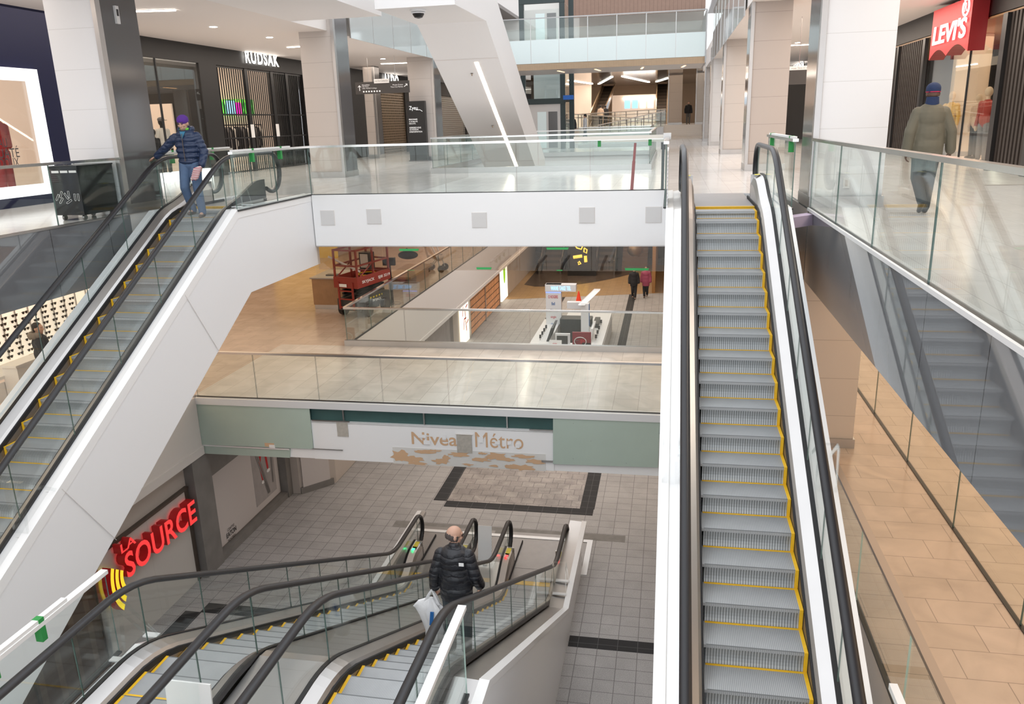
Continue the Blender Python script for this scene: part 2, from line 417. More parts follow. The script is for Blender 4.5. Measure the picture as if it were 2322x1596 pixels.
# left lower fascia, metro-level walls
struct('trim', MB().box(-10.95, -10.83, -6, 16.1, -5.72, -4.5), ['soffit'])
struct('trim', MB().box(-10.98, -10.79, -6, 16.1, -5.92, -5.72), ['soffit'])
struct('trim', MB().box(-9.02, -8.94, 20.8, 62, -6.16, -4.5), ['soffit'])
struct('trim', MB().box(-9.06, -8.9, 20.8, 62, -6.3, -6.16), ['soffit'])
M['metrowall'] = mat('metro_wall_paint', (.50, .445, .40), .55, noise=.08, nscale=1.5)
M['pillar_stone'] = mat('grey_stone_pier', (.20, .19, .18), .5, noise=.25, nscale=2.5)
struct('wall_left', MB().box(-11.4, -11.1, -6, 20.6, B, -5.9), ['metrowall'])
struct('baseboard_left', MB().box(-11.1, -10.88, 15.6, 20.1, B, -8.82), ['pillar_stone'])
struct('wall_left', MB().prism([(-10.62, 20.3, B), (-9.85, 21.2, B), (-9.85, 60, B), (-11.4, 60, B), (-11.4, 20.3, B)], (0, 0, 2.8)), ['metrowall'])
struct('wall_far', MB().box(-32, 22, 66, 66.3, B, -5.5), ['darkwall'])
struct('wall_right', MB().box(4.6, 4.9, -6, 66, B, -5.9), ['metrowall'])
# mid level walls
struct('wall_left', MB().box(-24.2, -24, 4, 62, MID, -1.19), ['woodlt'])
M['warmwall'] = mat('warm_shop_wall', (.72, .55, .40), .6)
struct('wall_far', MB().box(-24, -8.98, 58, 58.2, MID, -1.19), ['warmwall'])
struct('wall_far', MB().box(-8.98, 12, 62, 62.2, MID, -1.19), ['warmwall'])
struct('wall_right', MB().box(9, 9.2, -6, 60, MID, -1.19), ['warmwall'])

# upper storefront walls are built with the shops; ceilings
struct('ceiling', MB().box(-32, -10.15, -6, 38, 4.3, 5.45, 0), ['ceil'])
struct('ceiling', MB().box(2.05, 26, -6, 38, 4.4, 5.45, 0), ['ceil'])
struct('ceiling', MB().box(-32, -9.6, 38, 58, 4.3, 5.4, 0), ['ceil'])
struct('ceiling', MB().box(2.05, 26, 38, 58, 4.4, 5.4, 0), ['ceil'])
M['ceil_dark'] = mat('dark_glossy_ceiling', (.20, .165, .14), .10, 0., 1.7)
struct('ceiling', MB().box(-32, 26, 60, 110, 5.1, 5.3, 0), ['ceil_dark'])
struct('trim', MB().box(-10.2, 2.1, 59.8, 60, 5.1, 6.3), ['white'])
struct('wall_far', MB().box(-32, 26, 96, 96.3, 0, 5.2), ['warmwall'])

struct('wall_far', MB().box(-14, -6.2, 58, 58.2, 5.3, 12), ['soffit'])
M['dimwall'] = mat('dim_upper_wall', (.40, .35, .31), .5, noise=.3, nscale=.6)
struct('wall_far', MB().box(-6.2, 2.0, 58, 58.2, 5.3, 8.2), ['dimwall'])
# ------------------------------------------------------------------ columns
def column(label, x0, x1, y0, y1, z0, z1, face, side, xs, group=None, base=.18):
    """square column: tiled faces, mirror-dark side on the void, steel corner strips, steel base"""
    t = thing('column', label, 'column', ((x0+x1)/2, (y0+y1)/2, z0), group)
    s = 1 if xs > 0 else -1          # which side faces the void
    xa, xb = (x0, x1-.0) if s > 0 else (x0, x1)
    MB().box(x0, x1, y0, y1, z0+base, z1).build('cladding', M[face], t)
    xv = x1 if s > 0 else x0
    MB().box(min(xv, xv+s*.015), max(xv, xv+s*.015), y0+.10, y1, z0+base, z1).build('side_panel', M[side], t)
    MB().box(min(xv-s*.06, xv+s*.03), max(xv-s*.06, xv+s*.03), y0-.03, y0+.11, z0+base, z1).build('corner_trim', M['steel'], t)
    MB().box(x0-.02, x1+.03, y0-.035, y1+.02, z0, z0+base).build('base', M['steel'], t)
    return t
column('near left white tiled column with dark glossy side beside the black bin', -11.46, -10.4, 14.15, 15.35, 0, 4.3, 'col_white', 'darkpanel', 1)
column('left beige tiled column by the bridge railing in front of the gated black shop', -11.06, -9.97, 24.2, 25.3, 0, 5.0, 'col_beige', 'darkpanel', 1)
column('left beige tiled column directly behind the black info totem', -11.10, -9.98, 34.8, 35.9, 0, 4.9, 'col_beige', 'darkpanel', 1)
column('left beige column beside the gated shoe shop, partly behind the hanging sign', P(829, 250, y=38.6).x, P(852, 250, y=38.6).x, 38.6, 39.4, 0, 4.3, 'col_beige', 'darkpanel', 1)
column('near right bright white tiled column behind the glass railing', 2.30, 3.40, 14.12, 15.3, 0, 4.4, 'col_white', 'darkpanel', -1)
column('beige tiled column behind the top of the long right escalator', 2.09, 3.12, 23.9, 25.0, 0, 5.0, 'col_beige_shaded', 'darkpanel', -1)
column('second right corridor column after the beige one, farther back', 2.05, 3.1, 34.8, 35.9, 0, 5.0, 'col_beige', 'darkpanel', -1)
column('third right corridor column from the beige one, pale front', 2.05, 3.1, 45.6, 46.7, 0, 5.0, 'col_white', 'darkpanel', -1)
column('slim fourth column of the right corridor row, just before the far steps', 2.03, 3.1, 53.4, 54.5, 0, 5.0, 'col_beige', 'darkpanel', -1)
column('pale column at the right end of the far white steps', 2.05, 3.1, 72, 73.1, .9, 5.1, 'col_white', 'darkpanel', -1)
column('brown far column left of the man standing above the steps', -.25, .95, 74, 75, .9, 5.1, 'col_beige', 'darkpanel', -1)
M['col_mid'] = panels('mid_column_panel', (.72, .635, .565), (.45, .38, .33), .72, off=.1)
column('beige mid-level column seen right of the long escalator', 2.32, 3.46, 14.75, 15.9, MID, -1.19, 'col_mid', 'col_mid', -1)

# ------------------------------------------------------------------ glass balustrades
GLASS = glass('rail_glass', (.955, .98, .972), .03, .42)
M['tape_'] = mat('bright_green_tape', (.05, .42, .12), .6)
def balustrade(label, a, b, z, h=1.1, n=4, rail='chrome', base=.0, foot=None, group=None, th=.016, railr=(.045, .03), gl='glass', edge='glassedge', endpost=False):
    """straight glass railing from a to b (xy): panels, top rail, base channel"""
    a = Vector((a[0], a[1], z)); b = Vector((b[0], b[1], z)); d = b-a; L = d.length; d.normalize(); nrm = Vector((-d.y, d.x, 0))
    t = thing('glass_balustrade', label, 'railing', a, group)
    up = Vector((0, 0, 1)); w = L/n; g = .008
    for k in range(n):
        o = a+d*(k*w+g)-nrm*(th/2)+up*(base if base else -.02)
        mb = MB(); ax = d*(w-2*g); ay = nrm*th; az = up*(h-(base if base else -.02)-.01)
        mb.obox(o, ax, ay, az); mb.m = [1, 1, 0, 1, 0, 1]
        mb.build('glass_panel', [GLASS, M[edge]], t)
    if rail:
        MB().obox(a-nrm*railr[0]+up*(h-railr[1]), d*L, nrm*(2*railr[0]), up*railr[1]*1.6).build('top_rail', M[rail], t)
    if base:
        MB().obox(a-nrm*.06-d*.05, d*(L+.1), nrm*.12, up*base).build('base_channel', M['steel'], t)
    else:
        MB().obox(a-nrm*.03-up*.01, d*L, nrm*.06, up*.025).build('base_channel', M['black'], t)
    return t
balustrade('glass railing along the left gallery edge in front of the black bin', (XL, 1.0), (XL, 14.15), U, 1.06, 7)
balustrade('glass railing along the right gallery edge in front of the walking man', (XR, 1.2), (XR, 14.05), U, 1.1, 6)
balustrade('long glass railing on the front edge of the white bridge', (-8.26, 17.95), (-.06, 17.95), U, 1.1, 5)
balustrade('glass railing at the left end of the bridge beside the left escalator', (-8.26, 14.5), (-8.26, 17.95), U, 1.1, 2)
balustrade('glass railing between the left escalator landing and the dark column', (-10.16, 15.1), (-10.16, 17.9), U, 1.1, 2)
balustrade('glass railing left of the head of the long right escalator', (-.06, 14.3), (-.06, 17.95), U, 1.1, 1, edge='glassedge')
balustrade('glass screen right of the head of the long right escalator', (1.98, 13.9), (1.98, 17.6), U, 1.1, 1)
balustrade('glass railing on the near side of the opening behind the bridge', (-7.45, 25.4), (-.6, 25.4), U, 1.1, 4, base=.17)
balustrade('glass railing on the left side of the opening behind the bridge', (-7.45, 25.4), (-7.45, 36.4), U, 1.1, 6, base=.17)
balustrade('glass railing on the right side of the opening behind the bridge', (-.6, 25.4), (-.6, 36.4), U, 1.1, 6, base=.17)
balustrade('glass railing on the far side of the opening behind the bridge', (-7.45, 36.4), (-.6, 36.4), U, 1.1, 4, base=.17)
balustrade('glass railing on the near side of the second opening before the lift', (-5.1, 47.2), (-1.1, 47.2), U, 1.1, 4, base=.15)
balustrade('glass railing on the right side of the second opening', (-1.1, 47.2), (-1.1, 56.8), U, 1.1, 4, base=.15)
balustrade('front glass railing of the mid-level walkway above the metro lettering', (-10.83, 16.2), (-.06, 16.2), MID, 1.1, 7)
balustrade('glass railing along the kiosk opening edge of the mid-level walkway', (-8.96, 20.85), (1.7, 20.85), MID, 1.1, 6, base=.16)
balustrade('glass railing beside the red lift running away along the kiosk opening', (-8.96, 20.9), (-8.96, 52), MID, 1.1, 16)
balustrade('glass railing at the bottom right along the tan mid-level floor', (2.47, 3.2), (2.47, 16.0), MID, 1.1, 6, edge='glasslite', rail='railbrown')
b1 = balustrade('glass railing with taped white rail left of the lower escalators', (-6.38, 2.0), (-6.38, 7.25), MID, 1.1, 3, rail='white_gloss')
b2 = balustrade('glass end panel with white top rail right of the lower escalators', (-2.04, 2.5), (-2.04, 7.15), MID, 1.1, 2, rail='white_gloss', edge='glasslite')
# shop front glass on the right of the mid level
balustrade('tall clear shop front along the right of the tan mid-level floor', (4.28, 2.0), (4.28, 24), MID, 3.3, 9, rail=None)
# smoke curtain under the bridge
t = thing('smoke_curtain', 'dark glass smoke curtain hanging below the white bridge front', 'glass curtain', (-4.2, 17.9, -1.5))
for k in range(5):
    x0 = -8.24+k*1.642
    MB().box(x0+.005, x0+1.637, 17.9, 17.912, -1.77, -1.18).build('glass_panel', [M['smokeglass']], t)
MB().box(-8.24, -.04, 17.88, 17.93, -1.215, -1.19).build('clamp_rail', M['steel'], t)
for u, v, w in ((928, 566, 44), (932, 615, 16), (1098, 608, 34), (1265, 563, 50), (1269, 614, 13), (1445, 610, 54), (1449, 617, 22)):
    p = P(u, v, y=17.89); q = P(u+w/2, v, y=17.89); hw = abs(q.x-p.x)
    z = min(p.z, -1.24)
    mb = MB().prism([(p.x-hw, 17.885, max(z-.03, -1.77)), (p.x+hw*.9, 17.885, max(z-.03, -1.77)), (p.x+hw, 17.885, z+.02), (p.x-hw*1.05, 17.885, z+.02)], (0, .012, 0))
    mb.build('tape', M['tape_'], t)

p = P(263, 34, x=XL+.02); t = thing('wall_sensor', 'small white upright sensor box on the dark side of the near left column', 'sensor', p)
MB().box(XL+.015, XL+.06, p.y-.05, p.y+.05, p.z-.16, p.z+.16).build('case', M['alu'], t); MB().box(XL+.06, XL+.063, p.y-.03, p.y+.03, p.z-.02, p.z+.1).build('lens', M['black'], t)
p = P(1919, 415, y=14.11); t = thing('power_outlet', 'white outlet plate low on the near right white column', 'outlet', p)
MB().box(p.x-.05, p.x+.05, 14.105, 14.12, p.z-.08, p.z+.08).build('plate', M['paperwhite'], t); MB().box(p.x-.02, p.x+.02, 14.10, 14.106, p.z-.05, p.z+.05).build('socket', M['soffit'], t)
# ------------------------------------------------------------------ escalators
M['tread'] = stripes('escalator_tread', (.33, .345, .355), (.47, .485, .50), 0, 55, .45, .45, .35, noise=.1)
M['riser'] = stripes('escalator_riser', (.22, .235, .245), (.44, .465, .48), 0, 36, .5, .4, .4, noise=.1)
M['plate'] = stripes('floor_plate_ribbed', (.20, .185, .175), (.37, .35, .335), 0, 30, .5, .4, .5, noise=.1)
M['plate_up'] = stripes('floor_plate_grey', (.30, .28, .275), (.40, .385, .38), 0, 40, .5, .45, .4, noise=.08)
M['nosing'] = mat('step_nosing', (.16, .17, .175), .6)
M['skirt'] = mat('bronze_skirt', (.23, .195, .165), .4, .7)
M['gasket'] = mat('black_gasket', (.012, .012, .014), .4)
M['escglass'] = glass('escalator_glass', (.965, .985, .98), .03, .4)
M['led_green'] = emat('green_indicator', (.05, .9, .3), 2)
M['led_red'] = emat('red_indicator', (.9, .05, .05), 2)
def frange(a, b, d):
    n = max(1, int(round((b-a)/d))); return [a+(b-a)*k/n for k in range(n+1)]
def escalator(label, cx, y0, z0, slope, d=1, tilt=None, run=.4, half=.5, hr=.70, outer=.97, deckmat='steel', outmat='white', drop=1.63,
              tlo=-2.2, thi=2.3, hstep=.06, bot=True, top=True, landing=2.3, clad=(True, True), dz=0., plate='plate_up', deckend=.32, kmin=None, kmax=None, phase=0., flat_deck=None, outl=None, outr=None, deckdz=.05, phi=3.4, indicator=None, topcap=0., ysides=(-1, 1), comb=.70, fds=(1, 1), odeck='alu', hz=.97):
    Hh = 4.5; T = Hh/slope; R = .24
    def n(t):
        z = slope*t
        def smax(a, b, k): h = max(k-abs(a-b), 0)/k; return max(a, b)+h*h*k/4
        return -smax(-smax(z, 0, R), -Hh, R) if True else z
    root = thing('escalator', label, 'escalator', (cx, y0, z0), None, 0 if d > 0 else pi)
    ts = frange(-2.6, T+thi+.4, .22)
    # steps
    k0 = int(math.floor(-1.0/run)); k1 = int(math.ceil((T+comb+.1)/run)); cnt = 0
    for k in range(k0, k1):
        if kmin is not None and not (kmin <= k <= kmax): continue
        t = (k+phase)*run
        if t+run > T+comb+.08: continue
        z = n(t); zp = n(t-run)
        if t < -.6: continue
        mb = MB(); w = half-.035
        mb.box(-half+.004, half-.004, t, t+run-.002, z-.035, z-.001, 0, top=0)
        nn = 5; pts = []
        for q in range(nn+1):
            a = q/nn; pts.append((t+.012*sin(a*pi)+.02*a*(1-a), z-.03-(z-zp-.03)*a if z-zp > .04 else z-.03-.01*a))
        i = len(mb.v)
        for x in (-half+.03, half-.03):
            for (yy, zz) in pts: mb.v.append((x, yy, zz))
        for q in range(nn): mb.face((i+q, i+q+1, i+nn+1+q+1, i+nn+1+q), 1)
        mb.box(-half+.03, half-.03, t, t+.012, z-.002, z+.0012, 2)
        st = mb.build('step', [M['tread'], M['riser'], M['nosing']], root, local=True, fix=False)
        yb = MB()
        for s in ysides:
            xa, xb = sorted((s*half*.992, s*(half-.04)))
            yb.box(xa, xb, t+.01, t+run-.004, z-.002, z+.003)
            if z-zp > .05: yb.box(xa, xb, t-.004, t+.01, zp+.004, z+.003)
        yb.box(-half+.03, half-.03, t+run-.030, t+run-.004, z-.002, z+.0035)
        yb.build('safety_edge', M['yellow'], st, local=True)
    # deck rises into the newel housing on the landings
    def lift(t):
        e = 0.
        if top and t > T+.1: e = max(e, min(1, (t-T-.1)/1.2))
        if bot and t < -.1: e = max(e, min(1, (-t-.1)/1.0))
        e = e*e*(3-2*e)
        return e*deckend
    tdeck = [t for t in frange(tlo if bot else -2.6, T+(thi if top else thi), .16)]
    def inner(s):
        def f(t):
            L = lift(t)
            return [(s*(half+.012), .03), (s*(half+.012), .05+L*.8), (s*(half+.05), .10+L), (s*(hr-.03), .16+L), (s*(hr-.03), .02)]
        return f
    def skirt(s): return lambda t: [(s*(half+.002), -.03), (s*(half-.004), .055), (s*(half+.02), .06), (s*(half+.016), -.03)]
    def skirtp(s): return lambda t: [(s*(half+.002), -.26), (s*(half+.002), -.03), (s*(half+.016), -.03), (s*(half+.016), -.26)]
    def gask(s): return lambda t: [(s*(hr-.032), .10), (s*(hr-.032), .175+lift(t)), (s*(hr+.022), .175+lift(t)), (s*(hr+.022), .10)]
    def ns(t):            # outer decks: straight slope that stops flush with the upper floor
        z = min(slope*t+.10, Hh+.0)
        return z
    def nf(s):
        on = fds[0 if s < 0 else 1]
        return lambda t: max(ns(t), flat_deck) if (flat_deck is not None and on) else max(ns(t), -.1)
    def outd(s):
        ow = (outr if s > 0 else outl) or outer
        return lambda t: [(s*(hr+.02), -.12), (s*(hr+.02), deckdz+.03), (s*(ow-.10), deckdz+.01), (s*(ow-.10), -.12)]
    def outw(s):
        ow = (outr if s > 0 else outl) or outer
        return lambda t: [(s*(ow-.11), -.14), (s*(ow-.11), deckdz+.035), (s*(ow+.008), deckdz+.025), (s*(ow+.008), -.14)]
    tout = sorted(set(frange(-2.6, T+landing-.02, .2)+[T-.10/slope, (flat_deck or 0)/slope-.10/slope]))
    for s in (-1, 1):
        MB().sweep(skirt(s), ts, n).build('skirt_brush', M['brush'], root, local=True)
        MB().sweep(skirtp(s), ts, n).build('skirt_panel', M['skirt'], root, local=True)
        MB().sweep(inner(s), tdeck, n).build('inner_deck', M[deckmat], root, local=True)
        MB().sweep(gask(s), tdeck, n).build('glass_gasket', M['gasket'], root, local=True)
        MB().sweep(outd(s), tout, nf(s)).build('outer_deck', M[odeck], root, local=True)
        MB().sweep(outw(s), tout, nf(s)).build('edge_cladding', M['white_gloss'], root, local=True)
        # handrail with newel loops
        nr = .41; pts = []
        tt = T+phi-.9; tb = -phi+.9
        if bot:
            for a in range(-150, -89, 15): pass
            pts += [(s*hr, tb+.28, .30)]
            for a in range(-60, -271, -15): pts.append((s*hr, tb+nr*cos(radians(a)), n(tb)+hz-nr+nr*sin(radians(a))))
        else: pts.append((s*hr, -2.6, n(-2.6)+hz))
        for t in frange((tb if bot else -2.4)+.2, tt-.2 if top else T+2.2, .2): pts.append((s*hr, t, n(t)+hz))
        if top:
            for a in range(90, -121, -15): pts.append((s*hr, tt+nr*cos(radians(a)), n(tt)+hz-nr+nr*sin(radians(a))))
            pts.append((s*hr, tt-.28, n(tt)+.30))
        MB().tube(pts, .055, 10, 0, .040, ref=(1, 0, 0)).build('handrail', M['rubber'], root, local=True, smooth=True)
        # glass panels along the slope
        bounds = [(tb if bot else -2.6)+.0]+frange(.3, T-.1, 1.15)+[T+1.0, tt if top else T+2.2]
        for a, b in zip(bounds[:-1], bounds[1:]):
            q = frange(a+.004, b-.004, .2)
            mb = MB().sweep(lambda t: [(s*hr-.007, .13+lift(t)*.5), (s*hr-.007, hz-.01), (s*hr+.007, hz-.01), (s*hr+.007, .13+lift(t)*.5)], q, n)
            L = len(q)-1
            mb.m = [1 if (k % 4) in (1, 3) else 0 for k in range(4*L)]+[1, 1]
            mb.build('glass_panel', [M['escglass'], M['glassedge']], root, local=True)
        for ok, tc, sg in ((top, tt, 1), (bot, tb, -1)):
            if ok:
                zc = n(tc)+hz-nr; pp = [(s*hr-.007, tc+.004*sg, zc-.3)]+[(s*hr-.007, tc+sg*(nr-.01)*cos(radians(a)), zc+(nr-.01)*sin(radians(a))) for a in range(-50, 91, 10)]+[(s*hr-.007, tc+.004*sg, zc+nr)]
                MB().prism(pp, (.014, 0, 0)).build('newel_glass', M['escglass'], root, local=True)
        # side cladding
        if clad[0 if s < 0 else 1]:
            ow = (outr if s > 0 else outl) or outer
            f = nf(s)
            up = [(s*ow, t, f(t)+deckdz) for t in tout]+[(s*ow, T+landing, Hh)]
            low = [(s*ow, T+landing, Hh-drop-.02), (s*ow, T, Hh-drop-.02)]+[(s*ow, t, slope*t-drop) for t in (T*.66, T*.33, 0., -1.2, -2.6)]
            if z0 < -6: low = [(s*ow, T+landing, Hh-drop), (s*ow, T, Hh-drop), (s*ow, drop/slope, .0), (s*ow, -1.5, 0)]; up = [p for p in up if p[1] > -1.5]
            MB().prism(up+low, (-s*.02, 0, 0)).build('side_cladding', M[outmat if outmat != 'white' else 'white'], root, local=True)
    # underside
    ow = outer-.02
    MB().sweep(lambda t: [(-ow, -drop), (ow, -drop), (ow, -drop+.03), (-ow, -drop+.03)], [0, T], lambda t: slope*t).build('truss_soffit', M['white'], root, local=True)
    if landing > .5: MB().box(-ow, ow, T, T+landing, Hh-drop-.02, Hh-drop+.02).build('truss_soffit', M['white'], root, local=True)
    # plates
    MB().box(-half-.02, half+.02, T+comb+.05, T+max(landing, 2.75), Hh-.06, Hh+.004).build('floor_plate', M[plate], root, local=True)
    MB().box(-half, half, T+comb-.03, T+comb+.07, Hh-.03, Hh+.008).build('comb_plate', M['yellow'], root, local=True)
    MB().box(-half-.02 if z0 > -6 else -1.0, half+.02 if z0 > -6 else 1.02, -3.1, -.74, -.06, .004).build('floor_plate', M[plate], root, local=True)
    MB().box(-half, half, -.78, -.62, -.03, .012).build('comb_plate', M['yellow'], root, local=True)
    for s in (-1, 1):      # housing caps with a yellow notice
        for ok, tt_, zz, sg in ((top, T+thi-.02, Hh, 1), (bot, tlo+.02, 0, -1)):
            if ok:
                mb = MB().box(min(s*(half+.012), s*(hr-.03)), max(s*(half+.012), s*(hr-.03)), tt_-.02, tt_+.02, zz, zz+.15+deckend)
                mb.build('newel_housing', M['steel'], root, local=True)
                zt_ = zz+.135+deckend; xa, xb = sorted((s*(half+.06), s*(hr-.05)))
                ya, yb_ = sorted((tt_-sg*.05, tt_-sg*.30))
                MB().poly([(xa, ya, zt_+.022), (xb, ya, zt_+.03), (xb, yb_, zt_+.03), (xa, yb_, zt_+.022)]).build('notice', M['yellowpl'], root, local=True)
                if indicator:
                    MB().box(xa+.02, xb-.02, *sorted((tt_-sg*.40, tt_-sg*.47)), zt_+.02, zt_+.04).build('indicator', M[indicator], root, local=True)
    return root
E_right = escalator('long grey escalator rising away on the right towards the corridor', .94, 13.64-4.5/.5378, MID, .5378, 1, run=.3977, outer=.97, bot=False, landing=3.3, clad=(True, True), thi=1.75, phi=3.35, phase=.51, kmin=2, kmax=23, ysides=(1,))
E_left = escalator('grey escalator on the far left with a man in a purple hat riding it', -9.21, 14.67-4.5/.573, MID, .573, 1, run=.408, outer=.95, bot=False, landing=3.39, clad=(True, True), thi=1.5, phi=2.75, phase=-.37, kmin=0, kmax=22, deckdz=0., ysides=(-1,), hz=1.03)
# the descending pair: bottom at the far end
E_lr = escalator('lower escalator carrying the man in the black jacket down to the metro floor', -3.01, 15.76, B, .53, -1, run=.40, hr=.72, outer=.97, outl=1.15, outr=.95, top=False, landing=2.1, clad=(True, False), drop=2.4, tlo=-1.5, phi=2.65, plate='plate', deckdz=-.06, indicator='led_red', flat_deck=.75, fds=(1, 0), ysides=(1,), comb=1.5, odeck='steel')
E_ll = escalator('empty lower escalator on the left of the descending pair', -5.35, 15.76, B, .53, -1, run=.40, hr=.72, outer=.97, outl=.95, outr=.97, top=False, landing=2.1, clad=(False, True), drop=2.4, tlo=-1.5, phi=2.65, plate='plate', deckdz=-.06, indicator='led_green', flat_deck=.75, fds=(0, 1), ysides=(1,), comb=1.5, odeck='steel')
# steel deck between the two
T_ = 4.5/.53
dk = MB()
pr = [(-.752, t, min(max(.53*t, 0)+.15, 4.56)) for t in frange(-1.3, T_+2, .15)]
i = len(pr); dk.v = pr+[(-1.588, y, z) for _, y, z in pr]
for k in range(i-1): dk.face((k, k+1, i+k+1, i+k))
dk.build('centre_deck', M['steel'], E_ll, local=True)

for (a, b) in (((419, 668), (497, 797)), ((140, 1108), (264, 1224))):
    p = P(*a, x=-8.252); q = P(*b, x=-8.252)
    MB().tube([p, q], .006, 4, 0, .004, ref=(1, 0, 0)).build('panel_joint', M['soffit'], E_left)
# ------------------------------------------------------------------ upper gallery: left side shops
X, Y, Z = Vector((1, 0, 0)), Vector((0, 1, 0)), Vector((0, 0, 1))
M['frame_white'] = emat('white_lit_frame', (.93, .95, 1.0), .55)
M['shop_beige'] = mat('shop_interior_beige_glow', (.78, .62, .50), .6, emit=(.78, .58, .44), estr=.35)  # glows by itself, shop lighting put into the surface colour
M['shop_dark'] = mat('shop_interior_dark', (.03, .028, .027), .6)
M['garm_red'] = mat('red_garment', (.55, .035, .04), .8)
M['garm_dark'] = mat('dark_garment', (.02, .02, .024), .8)
M['garm_white'] = mat('cream_puffer', (.80, .76, .70), .6)
M['garm_grey'] = mat('grey_garment', (.20, .19, .19), .8)
M['mann'] = mat('mannequin_cream', (.78, .62, .44), .4)
M['mannblk'] = mat('mannequin_black', (.015, .015, .016), .35)
M['letter_dark'] = mat('dark_lettering', (.05, .045, .05), .5)
# navy shop wall with a wide display window
nx = -14.3
walls('wall_left', ((nx-.2, nx, 16.98, 19.2, 0, 4.3), (nx-.2, nx, 5, 16.98, 2.98, 4.3), (nx-.2, nx, 5, 16.98, 0, .22)), ['navy'])
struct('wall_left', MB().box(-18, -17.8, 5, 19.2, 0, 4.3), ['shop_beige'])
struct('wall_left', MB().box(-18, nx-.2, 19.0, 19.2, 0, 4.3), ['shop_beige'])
t = thing('display_window', 'navy shop window with glowing white frame and black lettering on the far left', 'shop window', (nx, 12, .2))
mb = MB().box(nx-.05, nx+.09, 5, 16.98, 2.72, 2.98).box(nx-.05, nx+.09, 16.72, 16.98, .22, 2.72).box(nx-.05, nx+.09, 5, 16.72, .22, .46)
mb.build('frame', M['frame_white'], t)
MB().box(nx-.03, nx-.015, 5, 16.72, .46, 2.72).build('pane', M['shopglass'], t)
for body, u, v, wd in (('AU', -2, 335, .48), ('UATÉ', -2, 359, .62), ('DOUX', 2, 381, .62)):
    p = P(u, v, x=nx+.01); q = P(46 if body != 'AU' else 18, v, x=nx+.01)
    text('lettering', body, p, Y, Z, max(.2, (q-p).length), .20 if body != 'UATÉ' else .25, 'letter_dark', t)
def garment(mb, c, w, d, h, m=0, lean=0):
    """a hanging or worn top: shoulders, body, two sleeves"""
    x, y, z = c
    mb.ell((x, y, z+h*.70), (d*.45, w*.40, h*.34), 10, 7, m); mb.ell((x, y, z+h*.32), (d*.5, w*.38, h*.36), 10, 7, m)
    for s in (-1, 1): mb.caps((x, y+s*w*.38, z+h*.80), d*.24, (x, y+s*w*.46, z+h*.22), d*.17, 8, m)
    return mb
t = thing('hanging_outfit', 'red and dark outfit on display behind the navy shop window', 'clothes', (-15.6, 15.05, 0))
p = P(14, 400, x=-15.6); yy = p.y
garment(MB(), (-15.6, yy, 1.15), .62, .36, .75).build('jacket', M['garm_red'], t, smooth=True)
mb = MB()
for s in (-1, 1): mb.caps((-15.6, yy+s*.11, 1.15), .11, (-15.6, yy+s*.13, .30), .08)
mb.build('trousers', M['garm_red'], t, smooth=True)
MB().box(-15.75, -15.45, yy-.25, yy+.25, 0, .2).build('plinth', M['shop_beige'], t)
# black bin with pen drawings
bl = (-11.1, 13.05); t = thing('storage_bin', 'black wheeled bin with white pen drawings behind the left glass railing', 'bin', (-10.8, 13.5, 0))
bx0, bx1, by0, by1 = -11.08, -10.5, 13.08, 14.05
MB().box(bx0, bx1, by0, by1, .10, .96).build('body', M['black'], t)
MB().box(bx0-.01, bx1+.01, by0-.01, by1+.01, .96, .985).build('lid', M['black'], t)
for k in range(3): MB().box(bx0+.05+k*.18, bx0+.20+k*.18, by0-.006, by0, .86, .90).build('label_strip', M['paperwhite'], t)
for k, (dx, dz, rr) in enumerate(((.07, .40, 1.0), (.14, .34, .9), (.15, .45, 1.1), (.25, .42, 2.1), (.31, .45, 1.6), (.30, .32, .5), (.43, .40, 1.57), (.50, .40, 1.57))):
    c = Vector((bx0+dx+.02, by0-.008, dz+.03)); a = Vector((cos(rr), 0, sin(rr))); b = Vector((-sin(rr), 0, cos(rr))); mb = MB()
    L_, w_ = .055, .016
    q = [c+a*L_+b*w_, c-a*L_+b*w_, c-a*(L_+.02), c-a*L_-b*w_, c+a*L_-b*w_]
    for i in range(5): mb.tube([q[i], q[(i+1) % 5]], .0035, 4)
    mb.build('pen_drawing', M['paperwhite'], t)
for sx in (bx0+.08, bx1-.08):
    for sy in (by0+.1, by1-.1): MB().cyl((sx-.02, sy, .05), (sx+.02, sy, .05), .05, n=10).build('wheel', M['steel_dk'], t)
for k in range(2): MB().tube([(bx0+.15+k*.22+.09*cos(a*pi/6)-.0, by0+.12, .985+.05*sin(a*pi/6)) for a in range(7)], .006, 5).build('handle', M['steel_dk'], t)

# black gated shop
rx = -15.5
def ry(u, v=160): return P(u, v, x=rx).y
walls('wall_left', ((rx-.25, rx, 19.2, 42.9, 3.72, 4.3), (rx-.25, rx, 19.2, 21.2, 0, 3.72), (rx-.25, rx, 25.9, 27.0, 0, 3.72), (rx-.25, rx, 33.95, 42.9, 0, 3.72)), ['darkwall'])
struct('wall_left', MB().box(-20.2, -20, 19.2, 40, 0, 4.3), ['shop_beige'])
struct('wall_left', MB().box(-20, rx-.25, 25.95, 26.15, 0, 4.3), ['shop_dark'])
t = thing('shop_sign', 'white glowing RUDSAK letters on the black shop front', 'sign', (rx, 30, 4.0))
text('lettering', 'RUDSAK', (rx+.06, 28.95, 3.90), Y, Z, 2.66, .47, ['sign', 'black'], t, ext=.03, bold=.03, spacing=1.2)
t = thing('display_window', 'dark tall display window of the black shop, pale sky reflected in its top', 'shop window', (rx, 23.5, .3))
MB().box(rx-.06, rx-.045, 21.2, 25.9, .3, 3.72).build('pane', M['shopglass'], t)
MB().box(rx-.08, rx-.02, 23.52, 23.56, .3, 3.72).build('mullion', M['black'], t)
MB().box(rx-.25, rx+.02, 21.2, 25.9, .0, .3).build('sill', M['frame_white'], t)
